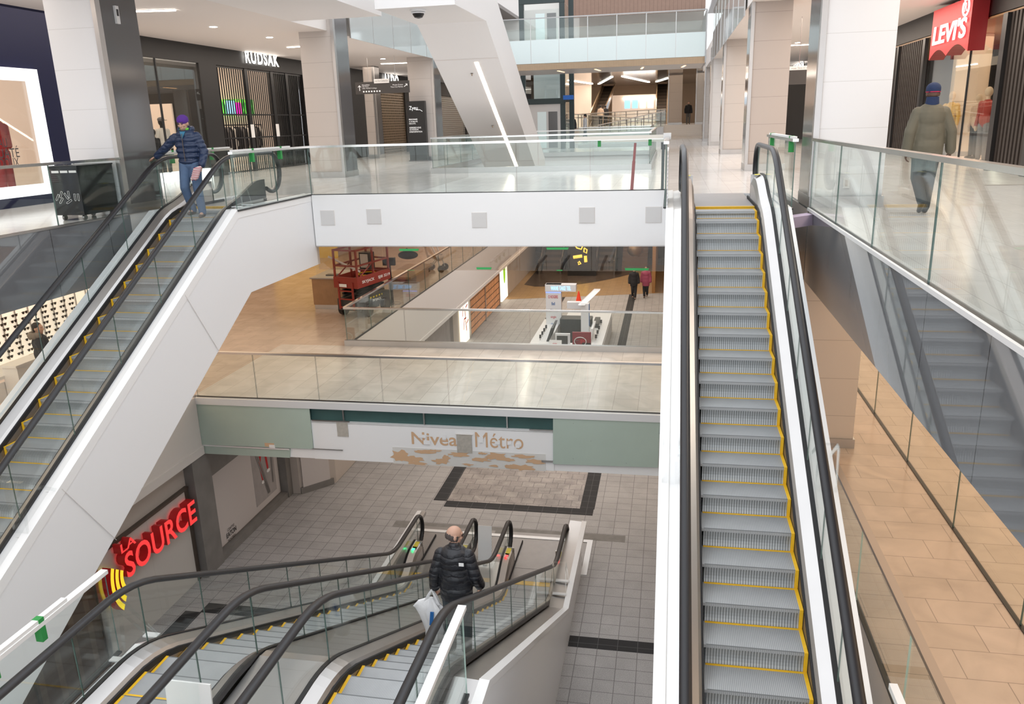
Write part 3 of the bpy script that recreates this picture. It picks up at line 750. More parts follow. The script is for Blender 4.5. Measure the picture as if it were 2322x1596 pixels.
MB().box(-18.6, -16.7, 25.86, 25.94, .0, 2.46).build('back_panel', M['shop_beige'], t)
mb = MB().box(rx-.18, rx-.12, 21.85, 21.92, .3, 2.4); mb.build('light_bar', M['sign'], t)
def mannequin(label, x, y, z, h, skin, top, bottom, face=0., cap=None, group=None, headless=False):
    t = thing('mannequin', label, 'mannequin', (x, y, z), group, face)
    s = h/1.85; mb = MB()
    mb.ell((0, 0, 1.72*s), (.085*s, .10*s, .125*s)); mb.caps((0, 0, 1.5*s), .05*s, (0, 0, 1.62*s), .05*s)
    for q in (-1, 1): mb.ell((q*.27*s, -.03*s, .86*s), (.035*s, .05*s, .09*s), 8, 6)
    mb.build('figure', M[skin], t, local=True, smooth=True)
    mb = MB(); mb.ell((0, 0, 1.33*s), (.21*s, .14*s, .22*s)); mb.ell((0, 0, 1.08*s), (.18*s, .13*s, .24*s))
    for q in (-1, 1): mb.caps((q*.2*s, 0, 1.44*s), .075*s, (q*.26*s, .02*s, 1.16*s), .06*s); mb.caps((q*.26*s, .02*s, 1.16*s), .06*s, (q*.27*s, -.03*s, .93*s), .05*s)
    mb.build('top', M[top], t, local=True, smooth=True)
    mb = MB()
    for q in (-1, 1): mb.caps((q*.09*s, 0, .92*s), .10*s, (q*.11*s, 0, .12*s), .06*s)
    mb.build('trousers', M[bottom], t, local=True, smooth=True)
    mb = MB()
    for q in (-1, 1): mb.ell((q*.11*s, -.05*s, .045*s), (.05*s, .13*s, .045*s), 10, 6)
    mb.build('shoes', M['mannblk'], t, local=True, smooth=True)
    if cap:
        MB().ell((0, -.01, 1.79*s), (.10*s, .12*s, .075*s)).box(-.07*s, .07*s, -.20*s, -.08*s, 1.76*s, 1.775*s).build('cap', M[cap], t, local=True, smooth=True)
    return t
mannequin('mannequin in cream puffer jacket and cap inside the black shop window', -16.6, 25.0, .05, 1.95, 'mannblk', 'garm_white', 'garm_dark', 1.3, 'garm_grey')
mannequin('mannequin in black jacket at the left edge of the black shop window', -16.1, 23.75, .05, 1.6, 'mannblk', 'garm_dark', 'garm_dark', 1.4)
# gate of vertical bars
t = thing('security_gate', 'black folding gate of vertical bars across the black shop entrance', 'gate', (rx, 30, 0))
mb = MB(); y0, y1 = 27.0, 33.95
for k in range(44):
    yy = y0+.06+(y1-y0-.12)*k/43; mb.box(rx-.12, rx-.09, yy-.018, yy+.018, 0, 3.72)
mb.build('bars', M['black'], t)
mb = MB()
for z in (.02, .62, 1.22, 2.05, 3.66): mb.box(rx-.13, rx-.08, y0, y1, z, z+.05)
mb.build('cross_rails', M['black'], t)
for yy in (29.15, 31.2, 32.5): MB().box(rx-.15, rx-.06, yy-.12, yy+.12, 0, 3.72).build('post', M['black'], t)
for yy in (29.15, 31.2):
    o = MB().box(rx-.055, rx-.045, yy-.13, yy+.13, 1.24, 1.72).build('notice', M['paperwhite'], t)
struct('wall_left', MB().box(rx-.45, rx-.3, 31.5, 33.95, 0, 3.72), ['shop_dark'])
# screens and clothes rail behind the gate
def picture(name, seed):
    m, nt, b = nodes(name); tc = N(nt, 'ShaderNodeTexCoord'); v = N(nt, 'ShaderNodeTexNoise'); v.inputs['Scale'].default_value = 3.2
    mp = N(nt, 'ShaderNodeMapping'); mp.inputs['Location'].default_value = (seed, seed, 0); link(nt, tc.outputs['Object'], mp.inputs[0]); link(nt, mp.outputs[0], v.inputs['Vector'])
    cr = N(nt, 'ShaderNodeValToRGB'); e = cr.color_ramp.elements
    e[0].position = .36; e[0].color = (.02, .16, .02, 1); e[1].position = .66; e[1].color = (.30, .75, .08, 1)
    x = e.new(.50); x.color = (.05, .40, .05, 1)
    link(nt, v.outputs['Fac'], cr.inputs[0]); link(nt, cr.outputs[0], b.inputs['Base Color']); link(nt, cr.outputs[0], b.inputs['Emission Color']); b.inputs['Emission Strength'].default_value = 1.0
    return m
M['scr'] = picture('screen_foliage', 2); M['scr_blue'] = emat('screen_sky', (.30, .60, .95), .9); M['scr_pink'] = emat('screen_pink', (.9, .02, .45), .9)
for k, (u0, u1, lab) in enumerate(((480, 531, 'left screen with green and pink picture behind the shop gate'), (538, 574, 'right screen with green and pink picture behind the shop gate'))):
    a = P(u0, 262, x=-19.6); b = P(u1, 226, x=-19.6)
    t = thing('wall_screen', lab, 'screen', (-19.6, (a.y+b.y)/2, a.z), 'screens behind the gate')
    L_ = b.y-a.y
    MB().box(-19.7, -19.62, a.y, b.y, a.z, b.z).build('screen', M['scr'], t)
    MB().box(-19.62, -19.61, a.y, a.y+L_*.28, a.z, b.z-.15).build('pink_figure', M['scr_pink'], t)
    if k == 0: MB().box(-19.62, -19.61, a.y+L_*.62, b.y, a.z+.05, b.z-.05).build('blue_figure', M['scr_blue'], t)
t = thing('clothes_rail', 'black clothes rail hung with dark garments behind the shop gate', 'clothes rack', (-18, 30, 0))
ca = P(500, 284, x=-18); cb = P(592, 283, x=-18)
MB().tube([(-18, ca.y, 0), (-18, ca.y, ca.z), (-18, cb.y, ca.z), (-18, cb.y, 0)], .03, 6).build('frame', M['black'], t)
for k in range(14):
    yy = ca.y+(cb.y-ca.y)*(k+.7)/15
    o = garment(MB(), (-18, yy, ca.z-1.05), .16, .5, .95).build('garment', M[('garm_dark', 'garm_grey', 'garm_dark', 'garm_white', 'garm_dark')[k % 5]], t, smooth=True)
# shoe shop and next fronts
walls('wall_left', ((rx-.25, rx, 42.9, 60, 3.42, 4.3), (rx-.25, rx, 42.9, 43.4, 0, 3.4), (rx-.25, rx, 47.8, 53, 0, 3.4), (rx-.25, rx, 62.6, 96, 0, 5.1), (rx-.25, rx, 60, 62.6, 3.42, 5.1)), ['darkwall'])
struct('wall_left', MB().box(-18.2, -18, 42, 60, 0, 4.3), ['shop_dark'])
t = thing('shop_sign', 'white glowing ALDO letters behind the hanging direction sign', 'sign', (rx, 45, 3.8))
text('lettering', 'ALDO', (rx+.06, 44.0, 3.62), Y, Z, 2.55, .66, ['sign', 'black'], t, ext=.03, bold=.03, spacing=1.2)
M['grille'] = stripes('shutter_weave', (.10, .085, .07), (.40, .34, .28), 2, 8, .6, .35, .6)
def shutter(label, y0, y1, z1, col):
    t = thing('roller_grille', label, 'shutter', (rx, (y0+y1)/2, 0)); mb = MB()
    n = int((y1-y0)/.17)
    for k in range(n+1): yy = y0+(y1-y0)*k/n; mb.box(rx-.10, rx-.08, yy-.02, yy+.02, 0, z1)
    mb.build('upright_bars', M[col], t); mb = MB()
    for k in range(int(z1/.14)): mb.box(rx-.11, rx-.07, y0, y1, k*.14, k*.14+.05)
    mb.build('slats', M[col], t); return t
M['bronze'] = mat('bronze_grille', (.30, .23, .16), .3, .8); M['palebar'] = mat('pale_grille', (.50, .47, .42), .4, .4)
shutter('brown see-through roller grille of the shoe shop behind the direction sign', 43.4, 47.8, 3.4, 'bronze')
shutter('pale brick-pattern roller grille left of the white sloping soffit', 53.0, 62.5, 3.4, 'palebar')
t = thing('shoe_display', 'rows of shoes on shelves behind the brown roller grille', 'shelf', (-17.2, 45.5, 0))
for k in range(5): MB().box(-17.6, -17.2, 43.6, 47.6, .45+k*.42, .48+k*.42).build('shelf', M['shop_beige'], t)
for k in range(5):
    for q in range(9): MB().ell((-17.35, 43.9+q*.42, .53+k*.42), (.13, .09, .06), 8, 5).build('shoe', M[('garm_white', 'garm_grey', 'garm_dark')[(k+q) % 3]], t)
# direction sign
p0 = P(805, 187, y=33.6); p1 = P(927, 186, y=33.6); zb = P(808, 214, y=33.6).z
t = thing('direction_sign', 'long dark hanging sign with white place names and arrows', 'sign', ((p0.x+p1.x)/2, 33.6, zb))
zt = p0.z; wd = p1.x-p0.x
MB().box(p0.x, p1.x, 33.6, 33.68, zb, zt).build('board', M['sign_dk'] if 'sign_dk' in M else M.setdefault('sign_dk', mat('sign_charcoal', (.055, .05, .048), .5)), t)
MB().box(p0.x+wd*.36, p0.x+wd*.64, 33.57, 33.69, zt-.07, zt+.10).build('tab', M['paperwhite'], t)
for f in (.25, .75): MB().cyl((p0.x+wd*f, 33.64, zt), (p0.x+wd*f, 33.64, 4.3), .008, n=5).build('rod', M['steel'], t)
M['sign_txt'] = emat('sign_lettering', (.75, .73, .72), .35); M['sign_gry'] = mat('sign_lettering_grey', (.30, .30, .30), .5)
fy = 33.59; h_ = zt-zb
for i, (s, fx, fz, fw) in enumerate((('Decathlon', .13, .70, .14), ('Old Navy', .13, .55, .12), ('1001 McGill College', .13, .40, .27))):
    text('lettering', s, (p0.x+wd*fx, fy, zb+h_*fz), X, Z, wd*fw, h_*.11, 'sign_txt', t)
text('lettering', 'Musée Grévin', (p0.x+wd*.70, fy, zb+h_*.62), X, Z, wd*.19, h_*.11, 'sign_txt', t)
text('lettering', 'Time Out Market', (p0.x+wd*.66, fy, zb+h_*.45), X, Z, wd*.23, h_*.11, 'sign_txt', t)
text('lettering', 'rue Ste-Catherine', (p0.x+wd*.38, fy-.03, zt-.01), X, Z, wd*.24, .07, 'sign_gry', t)
def arrow(cx, cz, s, ang):
    mb = MB(); d = Vector((sin(ang), 0, cos(ang))); r = Vector((cos(ang), 0, -sin(ang))); c = Vector((cx, fy, cz))
    mb.tube([c-d*s, c+d*s], .014, 5); mb.tube([c+d*s-d*s*.6+r*s*.6, c+d*s, c+d*s-d*s*.6-r*s*.6], .014, 5); return mb
arrow(p0.x+wd*.08, zb+h_*.5, h_*.22, 0).build('arrow', M['sign_txt'], t)
arrow(p0.x+wd*.94, zb+h_*.6, h_*.18, .9).build('arrow', M['sign_txt'], t)
for k in range(7): MB().box(p0.x+wd*(.14+k*.05), p0.x+wd*(.165+k*.05), fy-.002, fy+.004, zb+h_*.14, zb+h_*.26).build('pictogram', M['sign_txt'], t)
# info totem
t = thing('info_totem', 'black freestanding totem with white Zyeu lettering beside the left column', 'sign', (-10.7, 34.4, 0))
MB().box(-11.08, -10.30, 34.35, 34.6, .05, 2.5).build('panel', M['black'], t)
MB().box(-11.12, -10.26, 34.3, 34.64, 0, .05).build('base', M['darkpanel'], t)
M['txtw'] = emat('white_lettering', (.9, .9, .9), .45)
text('lettering', 'Zyeu', (-10.98, 34.335, 2.10), X, Z, .38, .20, 'txtw', t)
MB().tube([(-10.68, 34.34, 2.14), (-10.50, 34.34, 2.14), (-10.40, 34.34, 2.07)], .01, 5).build('swash', M['txtw'], t)
for i, q in enumerate((('PERSONNES', .38), ('À MOBILITÉ', .38), ('RÉDUITE,', .30), None, ('ADRESSEZ-VOUS', .52), ('AU KIOSQUE', .40), ("D'INFORMATION", .56))):
    if q: text('lettering', q[0], (-11.02, 34.335, 1.72-i*.085), X, Z, q[1], .062, 'txtw', t)

# ceiling fittings of the left gallery
def strip(label, a, b, z, w=.07, cat='ceiling light', grp=None):
    a = Vector((a[0], a[1], z)); b = Vector((b[0], b[1], z)); d = (b-a); n_ = Vector((-d.y, d.x, 0)).normalized()*w
    t = thing('strip_light', label, cat, (a+b)/2, grp)
    MB().obox(a-n_-Vector((0, 0, .03)), d, n_*2, (0, 0, .035)).build('diffuser', M['lampw'], t)
    MB().obox(a-n_*1.25-Vector((0, 0, .012)), d, n_*2.5, (0, 0, .02)).build('housing', M['white'], t)
strip('slim ceiling light left of the diagonal gallery, over the dark column', (-12.68, 18.35), (-11.56, 18.60), 4.3, .05)
strip('slim ceiling light over the black gated shop sign', (-13.35, 28.2), (-12.6, 28.1), 4.3, .05)
strip('slim ceiling light above the shoe shop sign', (-13.2, 37.5), (-11.9, 37.6), 4.3, .06)
strip('slim ceiling light in the right gallery gap between two columns', (4.9, 39.0), (6.1, 39.1), 4.4, .06)
def downlight(label, x, y, z, grp='recessed downlights'):
    t = thing('downlight', label, 'ceiling light', (x, y, z), grp)
    MB().lathe([(.13, -.012), (.13, .0)], (x, y, z)).build('ring', M['white'], t)
    MB().lathe([(.10, -.02), (.10, -.013)], (x, y, z)).build('lamp', M['lampw'], t)
downlight('round downlight in the left ceiling, nearest the dark column', -12.5, 21.88, 4.3)
downlight('round downlight in the left ceiling, above the RUDSAK letters', -12.41, 25.0, 4.3)
downlight('round downlight in the left ceiling, above the ALDO letters', -12.2, 34.9, 4.3)
downlight('round downlight in the right ceiling gap between two columns', 5.2, 37.8, 4.4)

# ------------------------------------------------------------------ white sloping escalator overhead
t = thing('escalator_soffit', 'white sloping underside of an upper escalator with a long light strip', 'escalator', (-5.73, 22, 0))
xl, xr, s_ = -6.67, -4.79, .553
bot = [(18.78, 4.07), (22.0, 4.07), (31.9, 4.07-s_*9.9), (31.9, 4.07-s_*9.9+1.5), (23.37, 4.83), (22.2, 5.4), (18.78, 5.4)]
mb = MB().prism([(xl, y, z) for y, z in bot], (xr-xl, 0, 0)); mb.build('casing', M['casing'] if 'casing' in M else M.setdefault('casing', mat('white_casing', (.84, .82, .81), .5)), t)
def sof(y, dz=-.006): return 4.07-s_*(y-22)+dz
ya, yb = 23.6, 31.2; xs = -5.47
MB().poly([(xs-.055, ya, sof(ya)), (xs+.055, ya, sof(ya)), (xs+.055, yb, sof(yb)), (xs-.055, yb, sof(yb))]).build('light_strip', M['lamp'], t)
MB().poly([(xl+.01, 23.45, sof(23.45, -.004)), (xr-.01, 23.45, sof(23.45, -.004)), (xr-.01, 23.47, sof(23.47, -.004)), (xl+.01, 23.47, sof(23.47, -.004))]).build('panel_joint', M['ceil'], t)
for u, v in ((1070, 167), (1117, 285)):
    d = P(u, v, y=22)-CAM; tt = (4.07+s_*22-CAM.z)/(d.z+s_*d.y); q = CAM+d*tt
    MB().lathe([(.03, -.06), (.012, -.05), (.012, -.01), (.05, .0)], tuple(q)).build('sprinkler', M['bronze'], t)
c = P(948, 22, z=4.07)
t = thing('dome_camera', 'round black and white dome camera under the white overhead soffit', 'security camera', c)
MB().lathe([(.16, -.05), (.19, -.02), (.19, .0)], tuple(c)).build('mount', M['white'], t, smooth=True)
MB().lathe([(.02, -.19), (.09, -.17), (.13, -.11), (.14, -.05)], tuple(c)).build('dome', M['black'], t, smooth=True)
MB().lathe([(.165, -.085), (.165, -.06)], tuple(c)).build('collar', M['white'], t)
# third floor slab at the top left, third floor glass
struct('trim', MB().box(-10.15, -7.55, 12, 21.75, 4.3, 5.5), ['casing'])
M['dkceil'] = mat('upper_dark_ceiling', (.16, .14, .13), .3)
struct('ceiling', MB().box(-32, -10.3, 20, 60, 8.2, 8.4), ['dkceil'])
struct('ceiling', MB().box(2.3, 26, 14, 60, 8.2, 8.4), ['dkceil'])
struct('wall_left', MB().box(-16.2, -16, 14, 60, 5.45, 8.2), ['warmwall'])
struct('wall_right', MB().box(8, 8.2, 14, 60, 5.45, 8.2), ['warmwall'])
def uppergl(label, x, y0, y1, n):
    t = thing('glass_balustrade', label, 'railing', (x, y0, 4.25)); w = (y1-y0)/n
    for k in range(n):
        MB().box(x-.008, x+.008, y0+k*w+.01, y0+(k+1)*w-.01, 4.2, 5.5).build('fascia_panel', M['milk'], t)
        MB().box(x-.008, x+.008, y0+k*w+.01, y0+(k+1)*w-.01, 5.5, 6.5).build('glass_panel', GLASS, t)
        MB().box(x-.02, x+.02, y0+k*w-.012, y0+k*w+.012, 4.2, 6.5).build('post', M['steel'], t)
    MB().box(x-.03, x+.03, y0, y1, 6.48, 6.53).build('top_rail', M['steel_dk'], t)
m, nt, b = nodes('milky_glass'); b.inputs['Base Color'].default_value = (.52, .56, .555, 1); b.inputs['Roughness'].default_value = .05; b.inputs['IOR'].default_value = 1.7; M['milk'] = m
uppergl('third floor glass edge seen under the white slab at the upper left', -9.93, 25.5, 38, 6)
uppergl('third floor glass edge along the right side above the corridor columns', 1.98, 25.2, 44, 8)

# ------------------------------------------------------------------ third floor bridge
t = thing('footbridge', 'upper footbridge with pale glass front and light wood underside', 'bridge', (-3, 38, 4))
MB().box(-10.1, 1.42, 38.05, 42.5, 4.02, 5.02).build('deck', M['white'], t)
for k in range(9):
    x0 = -10.1+k*1.28
    MB().box(x0+.012, x0+1.268, 38, 38.02, 4.03, 5.03).build('fascia_panel', M['backpaint'], t)
    MB().box(x0+.012, x0+1.268, 38, 38.015, 5.05, 5.92).build('glass_panel', GLASS, t)
    MB().box(x0-.015, x0+.015, 38.02, 38.06, 4.03, 5.93).build('post', M['steel'], t)
MB().box(-10.1, 1.44, 37.98, 38.04, 5.91, 5.95).build('top_rail', M['steel_dk'], t)
MB().box(1.40, 1.46, 37.97, 42.5, 3.76, 5.93).build('end_panel', M['steel_dk'], t)
MB().prism([(-10.1, 38.0, 4.02), (-10.1, 38.12, 3.76), (-10.1, 38.3, 3.76), (-10.1, 38.3, 4.02)], (11.5, 0, 0)).build('wood_edge', M['woodlt'], t)
MB().box(-10.1, 1.40, 38.3, 42.5, 3.78, 3.84).build('underside', M['soffit_grey'] if 'soffit_grey' in M else M.setdefault('soffit_grey', mat('grey_metal_soffit', (.42, .38, .35), .35)), t)
MB().box(-10.1, 1.46, 42.3, 42.5, 5.05, 5.95).build('back_glass', GLASS, t)
for k in range(4):
    x0 = (-5.3, -3.55, -1.35, .55)[k]; MB().obox((x0, 39.6, 3.765), (.12 if k < 2 else -.12, 1.3, 0), (.09, 0, 0), (0, 0, .012)).build('lamp', M['lampo'] if 'lampo' in M else M.setdefault('lampo', emat('amber_lamp', (1, .55, .25), 2.5)), t)
# brown wood wall high above
struct('wall_far', MB().box(-7.0, 2.0, 56, 56.3, 7.95, 12), ['wooddk'])
# ------------------------------------------------------------------ glass lift
ey = 46.0; ex0, ex1 = -7.75, -5.72
t = thing('glass_lift', 'glazed lift shaft with dark green frame behind the footbridge', 'lift', (-6.8, ey+1, 0))
M['liftframe'] = mat('dark_green_steel', (.022, .035, .035), .4)
for x0, yy in ((ex0-.45, ey), (ex1-.28, ey), (ex1+.12, ey+.8)): MB().box(x0, x0+.26, yy, yy+.26, 0, 9.5).build('post', M['liftframe'], t)
for z0, z1 in ((2.42, 2.72), (7.6, 7.9)): MB().box(ex0-.4, ex1, ey-.02, ey+.2, z0, z1).build('beam', M['liftframe'], t)
MB().box(ex0-.2, ex1-.3, ey+.05, ey+.07, 2.72, 7.6).build('glass_wall', M['shopglass'], t)
MB().box(ex1-.02, ex1, ey+.26, ey+1.8, 0, 7.6).build('glass_wall', M['shopglass'], t)
M['liftsteel'] = mat('pale_steel_front', (.55, .52, .50), .35, .6)
for z0, z1 in ((0, 2.42), (5.0, 7.3)): MB().box(ex0-.2, ex1-.28, ey+.1, ey+.2, z0, z1).build('steel_front', M['liftsteel'], t)
for z0 in (.02, 5.1):
    for k in range(2): 
        d = MB().box(ex0+.45+k*.62, ex0+.95+k*.62, ey+.06, ey+.1, z0+.05, z0+2.0); d.build('door', M['backpaint'] if k == 0 else M['darkpanel'], t)
MB().box(ex0-.1, ex1-.3, ey+2.4, ey+2.5, 2.72, 5).build('rear_panel', M['backpaint'], t)
MB().box(ex0-.2, ex1, ey+.2, ey+2.6, 2.55, 2.7).build('floor', M['liftframe'], t)
MB().box(ex1-.1, ex1+.45, ey-.15, ey+.15, 2.62, 2.85).build('blue_sign', M['bluesg'] if 'bluesg' in M else M.setdefault('bluesg', mat('blue_sign', (.02, .12, .45), .5)), t)

# ------------------------------------------------------------------ far end of the corridor
struct('floor', MB().box(-10.4, 8, 72, 96, 0, .9, 0, top=1), ['white', 'fl_up'])
t = thing('steps', 'broad white steps at the far end of the corridor', 'steps', (1.2, 71.5, 0))
for k in range(5): MB().box(-.4, 2.6, 70.6+k*.3, 72, k*.18, (k+1)*.18).build('step', M['white_gloss'], t)
M['escdark'] = stripes('far_escalator_steps', (.05, .035, .025), (.10, .07, .05), 2, 3, .5, .5)
M['gold'] = mat('warm_glass_side', (.36, .24, .14), .2, .5)
for x0, x1, lab in ((-8.05, -6.85, 'far dark escalator behind the lift, left one of the two'), (-1.42, -.42, 'far dark escalator right of the lit kiosk front, near the brown column')):
    t = thing('escalator', lab, 'escalator', ((x0+x1)/2, 85, .9))
    lean = .9 if x0 < -5 else 0
    MB().prism([(x0, 85, .9), (x1, 85, .9), (x1+lean, 91.5, 5.0), (x0+lean, 91.5, 5.0)], (0, 0, -.3)).build('steps', M['escdark'], t)
    for xx in (x0-.1, x1): MB().prism([(xx, 84.5, .9), (xx, 84.5, 2.0), (xx+lean, 89.8, 5.05), (xx+lean, 91.5, 5.05)], (.1, 0, 0)).build('balustrade', M['gold'], t)
t = thing('food_counter', 'glowing far counter front with row of blue and white screens', 'counter', (-3.5, 92, .9))
MB().box(-6.3, -1.6, 91.9, 92.2, .9, 4.0).build('front', M['shop_beige'], t)
MB().box(-5.1, -1.7, 91.7, 91.9, 3.55, 3.75).build('light_band', M['sign'], t)
for k in range(4): MB().box(-4.95+k*.83, -4.35+k*.83, 91.8, 91.88, 2.6, 3.5).build('screen', M['scr_blue' if k < 2 else 'scr_w'] if k < 2 or 'scr_w' in M else M.setdefault('scr_w', emat('screen_white', (.75, .9, .95), 1.2)), t)
struct('wall_far', MB().box(-12, -8.2, 88, 88.3, .9, 5.1), ['shop_beige'])
for k, (a, b) in enumerate(zip((P(1290, 182, z=5.1), P(1358, 190, z=5.1), P(1412, 173, z=5.1), P(1489, 185, z=5.1)), (P(1342, 190, z=5.1), P(1387, 174, z=5.1), P(1471, 186, z=5.1), P(1541, 169, z=5.1)))):
    strip(('first', 'second', 'third', 'last')[k]+' slanting far ceiling light counted from the lift rightwards', a, b, 5.09, .13, 'ceiling light', 'far zigzag ceiling lights')
# ramp railings
def ramp(label, a, b, z0, z1, h=1.05, posts=8):
    a = Vector((*a, z0)); b = Vector((*b, z1)); d = b-a; t = thing('ramp_railing', label, 'railing', a)
    up = Vector((0, 0, 1)); L_ = d.length
    MB().obox(a, d, (0, .015, 0), up*h).build('glass_panel', GLASS, t)
    MB().tube([a+up*h, b+up*h], .04, 6).build('top_rail', M['chrome'], t)
    MB().tube([a+up*(h*.75), b+up*(h*.75)], .025, 6).build('hand_rail', M['chrome'], t)
    for k in range(posts): q = a+d*((k+.5)/posts); MB().cyl(q, q+up*h, .03, n=6).build('post', M['steel'], t)
ramp('far ramp railing rising to the right above the second opening', (-5.4, 63), (-.4, 63), .05, .95)
ramp('far ramp railing rising to the left, crossing the others', (-7.6, 66), (-1.0, 66), .95, .35)
ramp('level upper ramp railing in front of the far counter', (-7.8, 70), (-.4, 70), .95, 1.15)
struct('floor', MB().prism([(-7.8, 62.3, 0), (-.5, 62.3, 0), (-.5, 62.3, .9), (-7.8, 62.3, .15)], (0, 7, 0)), ['fl_up'])
# ------------------------------------------------------------------ right gallery store
lx = 7.9
struct('wall_right', MB().box(lx, lx+.3, 8, 44, 3.72, 4.4), ['darkwall'])
struct('wall_right', MB().box(lx+3.5, lx+3.7, 8, 44, 0, 4.4), ['shop_dark'])
struct('ceiling', MB().box(lx, lx+3.5, 8, 44, 3.68, 3.74), ['wood'])
struct('wall_right', MB().box(lx, lx+.3, 44, 96, 0, 5.1), ['shop_dark'])
t = thing('security_gate', 'dark folding gate left of the red hanging sign', 'gate', (lx, 33, 0)); mb = MB()
for k in range(46): yy = 29.0+k*.22; mb.box(lx-.06, lx-.02, yy-.06, yy+.05, 0, 3.66)
mb.build('bars', M['gate_dk'] if 'gate_dk' in M else M.setdefault('gate_dk', mat('gate_bronze', (.020, .015, .013), .5)), t)
for yy in (28.9, 32.0, 36): MB().box(lx-.12, lx-.01, yy-.12, yy+.12, 0, 3.66).build('post', M['black'], t)
t = thing('security_gate', 'dark folding gate at the right edge of the photo', 'gate', (lx, 19, 0)); mb = MB()
for k in range(48): yy = 12.0+k*.215; mb.box(lx-.06, lx-.02, yy-.06, yy+.05, 0, 3.66)
mb.build('bars', M['gate_dk'], t)
for yy in (22.35, 20.2): MB().box(lx-.14, lx-.01, yy-.14, yy+.14, 0, 3.66).build('post', M['black'], t)
t = thing('display_window', 'tall glass window with mannequins right of the white column', 'shop window', (lx, 25.7, 0))
MB().box(lx+.04, lx+.055, 22.5, 25.0, 0, 3.72).build('pane', M['shopglass'], t); MB().box(lx+.04, lx+.055, 25.02, 28.8, 0, 3.72).build('pane', M['shopglass'], t)
MB().box(lx+.02, lx+.07, 24.99, 25.03, 0, 3.72).build('mullion', M['black'], t)
t = thing('display_platform', 'low pale platform under the mannequins in the right window', 'platform', (lx+1, 25.7, 0))
MB().box(lx+.1, lx+2.4, 22.6, 28.8, 0, .03).build('deck', M['shop_beige'], t); MB().box(lx+.12, lx+2.38, 22.62, 28.78, .03, .06).build('mat', M['shop_beige'], t)
M['lvcol'] = mat('self_lit_beige', (.80, .68, .55), .5, emit=(.8, .6, .42), estr=.08)  # lit look is a faint glow in the material, not a lamp
pc = P(2185, 300, x=lx+1.3)
t = thing('round_column', 'pale round column inside the window behind the mannequins', 'column', (lx+1.3, pc.y, 0))
MB().cyl((lx+1.3, pc.y, .07), (lx+1.3, pc.y, 3.67), .52, n=28).build('shaft', M['lvcol'], t, smooth=True); MB().cyl((lx+1.3, pc.y, .07), (lx+1.3, pc.y, .2), .54, n=28).build('base', M['steel'], t)
struct('wall_right', MB().box(lx+2.6, lx+2.7, 25.5, 29, 0, 3.68), ['lvcol'])
q = P(2222, 372, x=lx+.5); mannequin('mannequin in red cardigan and grey trousers in the right window', lx+.5, q.y, .06, 2.0, 'mann', 'garm_red2' if 'garm_red2' in M else (M.setdefault('garm_red2', mat('brick_red_knit', (.42, .06, .045), .8)) and 'garm_red2'), 'garm_grey', -1.2)
M['garm_yel'] = mat('mustard_top', (.70, .42, .06), .8)
q = P(2142, 372, x=lx+.7); mannequin('mannequin in mustard top partly hidden behind the walking man', lx+.7, q.y, .06, 1.98, 'mann', 'garm_yel', 'garm_dark', -1.0)
q = P(2198, 372, x=lx+.9); mannequin('mannequin in pale jacket and dark skirt left of the red cardigan', lx+.95, q.y, .06, 1.85, 'mann', 'garm_tan' if 'garm_tan' in M else (M.setdefault('garm_tan', mat('tan_jacket', (.62, .45, .33), .8)) and 'garm_tan'), 'garm_dark', -1.3)
t = thing('clothes_rail', 'low display of folded and hanging clothes right of the red cardigan', 'clothes rack', (lx+1.2, 24, 0))
MB().box(lx+.9, lx+1.6, 22.7, 24.4, .06, 1.0).build('table', M['wood'], t)
for k in range(6): garment(MB(), (lx+1.1, 22.9+k*.27, 1.0), .3, .3, .5).build('garment', M[('garm_dark', 'garm_tan', 'garm_grey')[k % 3]], t, smooth=True)
# red hanging sign
sy0, sy1 = 23.75, 27.0; sx = 7.45
t = thing('hanging_sign', "red batwing-shaped sign with white Levi's lettering", 'sign', (sx, 25.4, 3))
M['signred'] = mat('sign_red', (.62, .012, .02), .4, emit=(.75, .01, .02), estr=.15); M['signreddk'] = mat('sign_red_side', (.22, .008, .012), .4)
bt = [(sx, sy1, 4.25), (sx, sy0, 4.25), (sx, sy0, 2.93)]
yy_ = [sy0+.0, (sy0+sy1)/2, sy1]
for a, b, za, zb_ in ((sy0+.12, (sy0+sy1)/2+.1, 2.95, 2.93), ((sy0+sy1)/2+.1, sy1, 2.93, 2.90)):
    for k in range(1, 11):
        f = k/10; bt.append((sx, a+(b-a)*f, za+(zb_-za)*f+.22*sin(pi*f)))
MB().prism(bt, (.40, 0, 0), 1, 0).build('panel', [M['signred'], M['signreddk']], t)
text('lettering', "LEVI'S", (sx-.02, sy1-.28, 3.28), -Y, Z, 2.75, .52, ['txtw', 'txtw'], t, ext=.02, bold=.022, shear=.08)
c_ = Vector((sx-.015, sy0+.42, 4.02)); MB().tube([c_+Vector((0, .22*cos(a*pi/10), .20*sin(a*pi/10))) for a in range(20)], .03, 6, closed=True).build('emblem_ring', M['txtw'], t)
text('lettering', 'R', (sx-.02, sy0+.52, 3.92), -Y, Z, .20, .22, 'txtw', t, bold=.03)
MB().box(sx+.1, sx+.5, 25.2, 25.5, 4.2, 4.3).build('bracket', M['black'], t)
t = thing('shop_sign', 'glowing white DYNA letters between the two right columns', 'sign', (7.6, 53, 4.1))
text('lettering', 'DYNA', (7.5, 55.2, 3.95), -Y, Z, 4.2, .55, ['sign', 'black'], t, ext=.05, bold=.02)
pa = P(1789, 158, y=28.0); pb = P(1838, 151, y=28.0)
t = thing('direction_sign', 'small pale rue Ste-Catherine sign hanging between the right columns', 'sign', (pa.x, 28, pa.z))
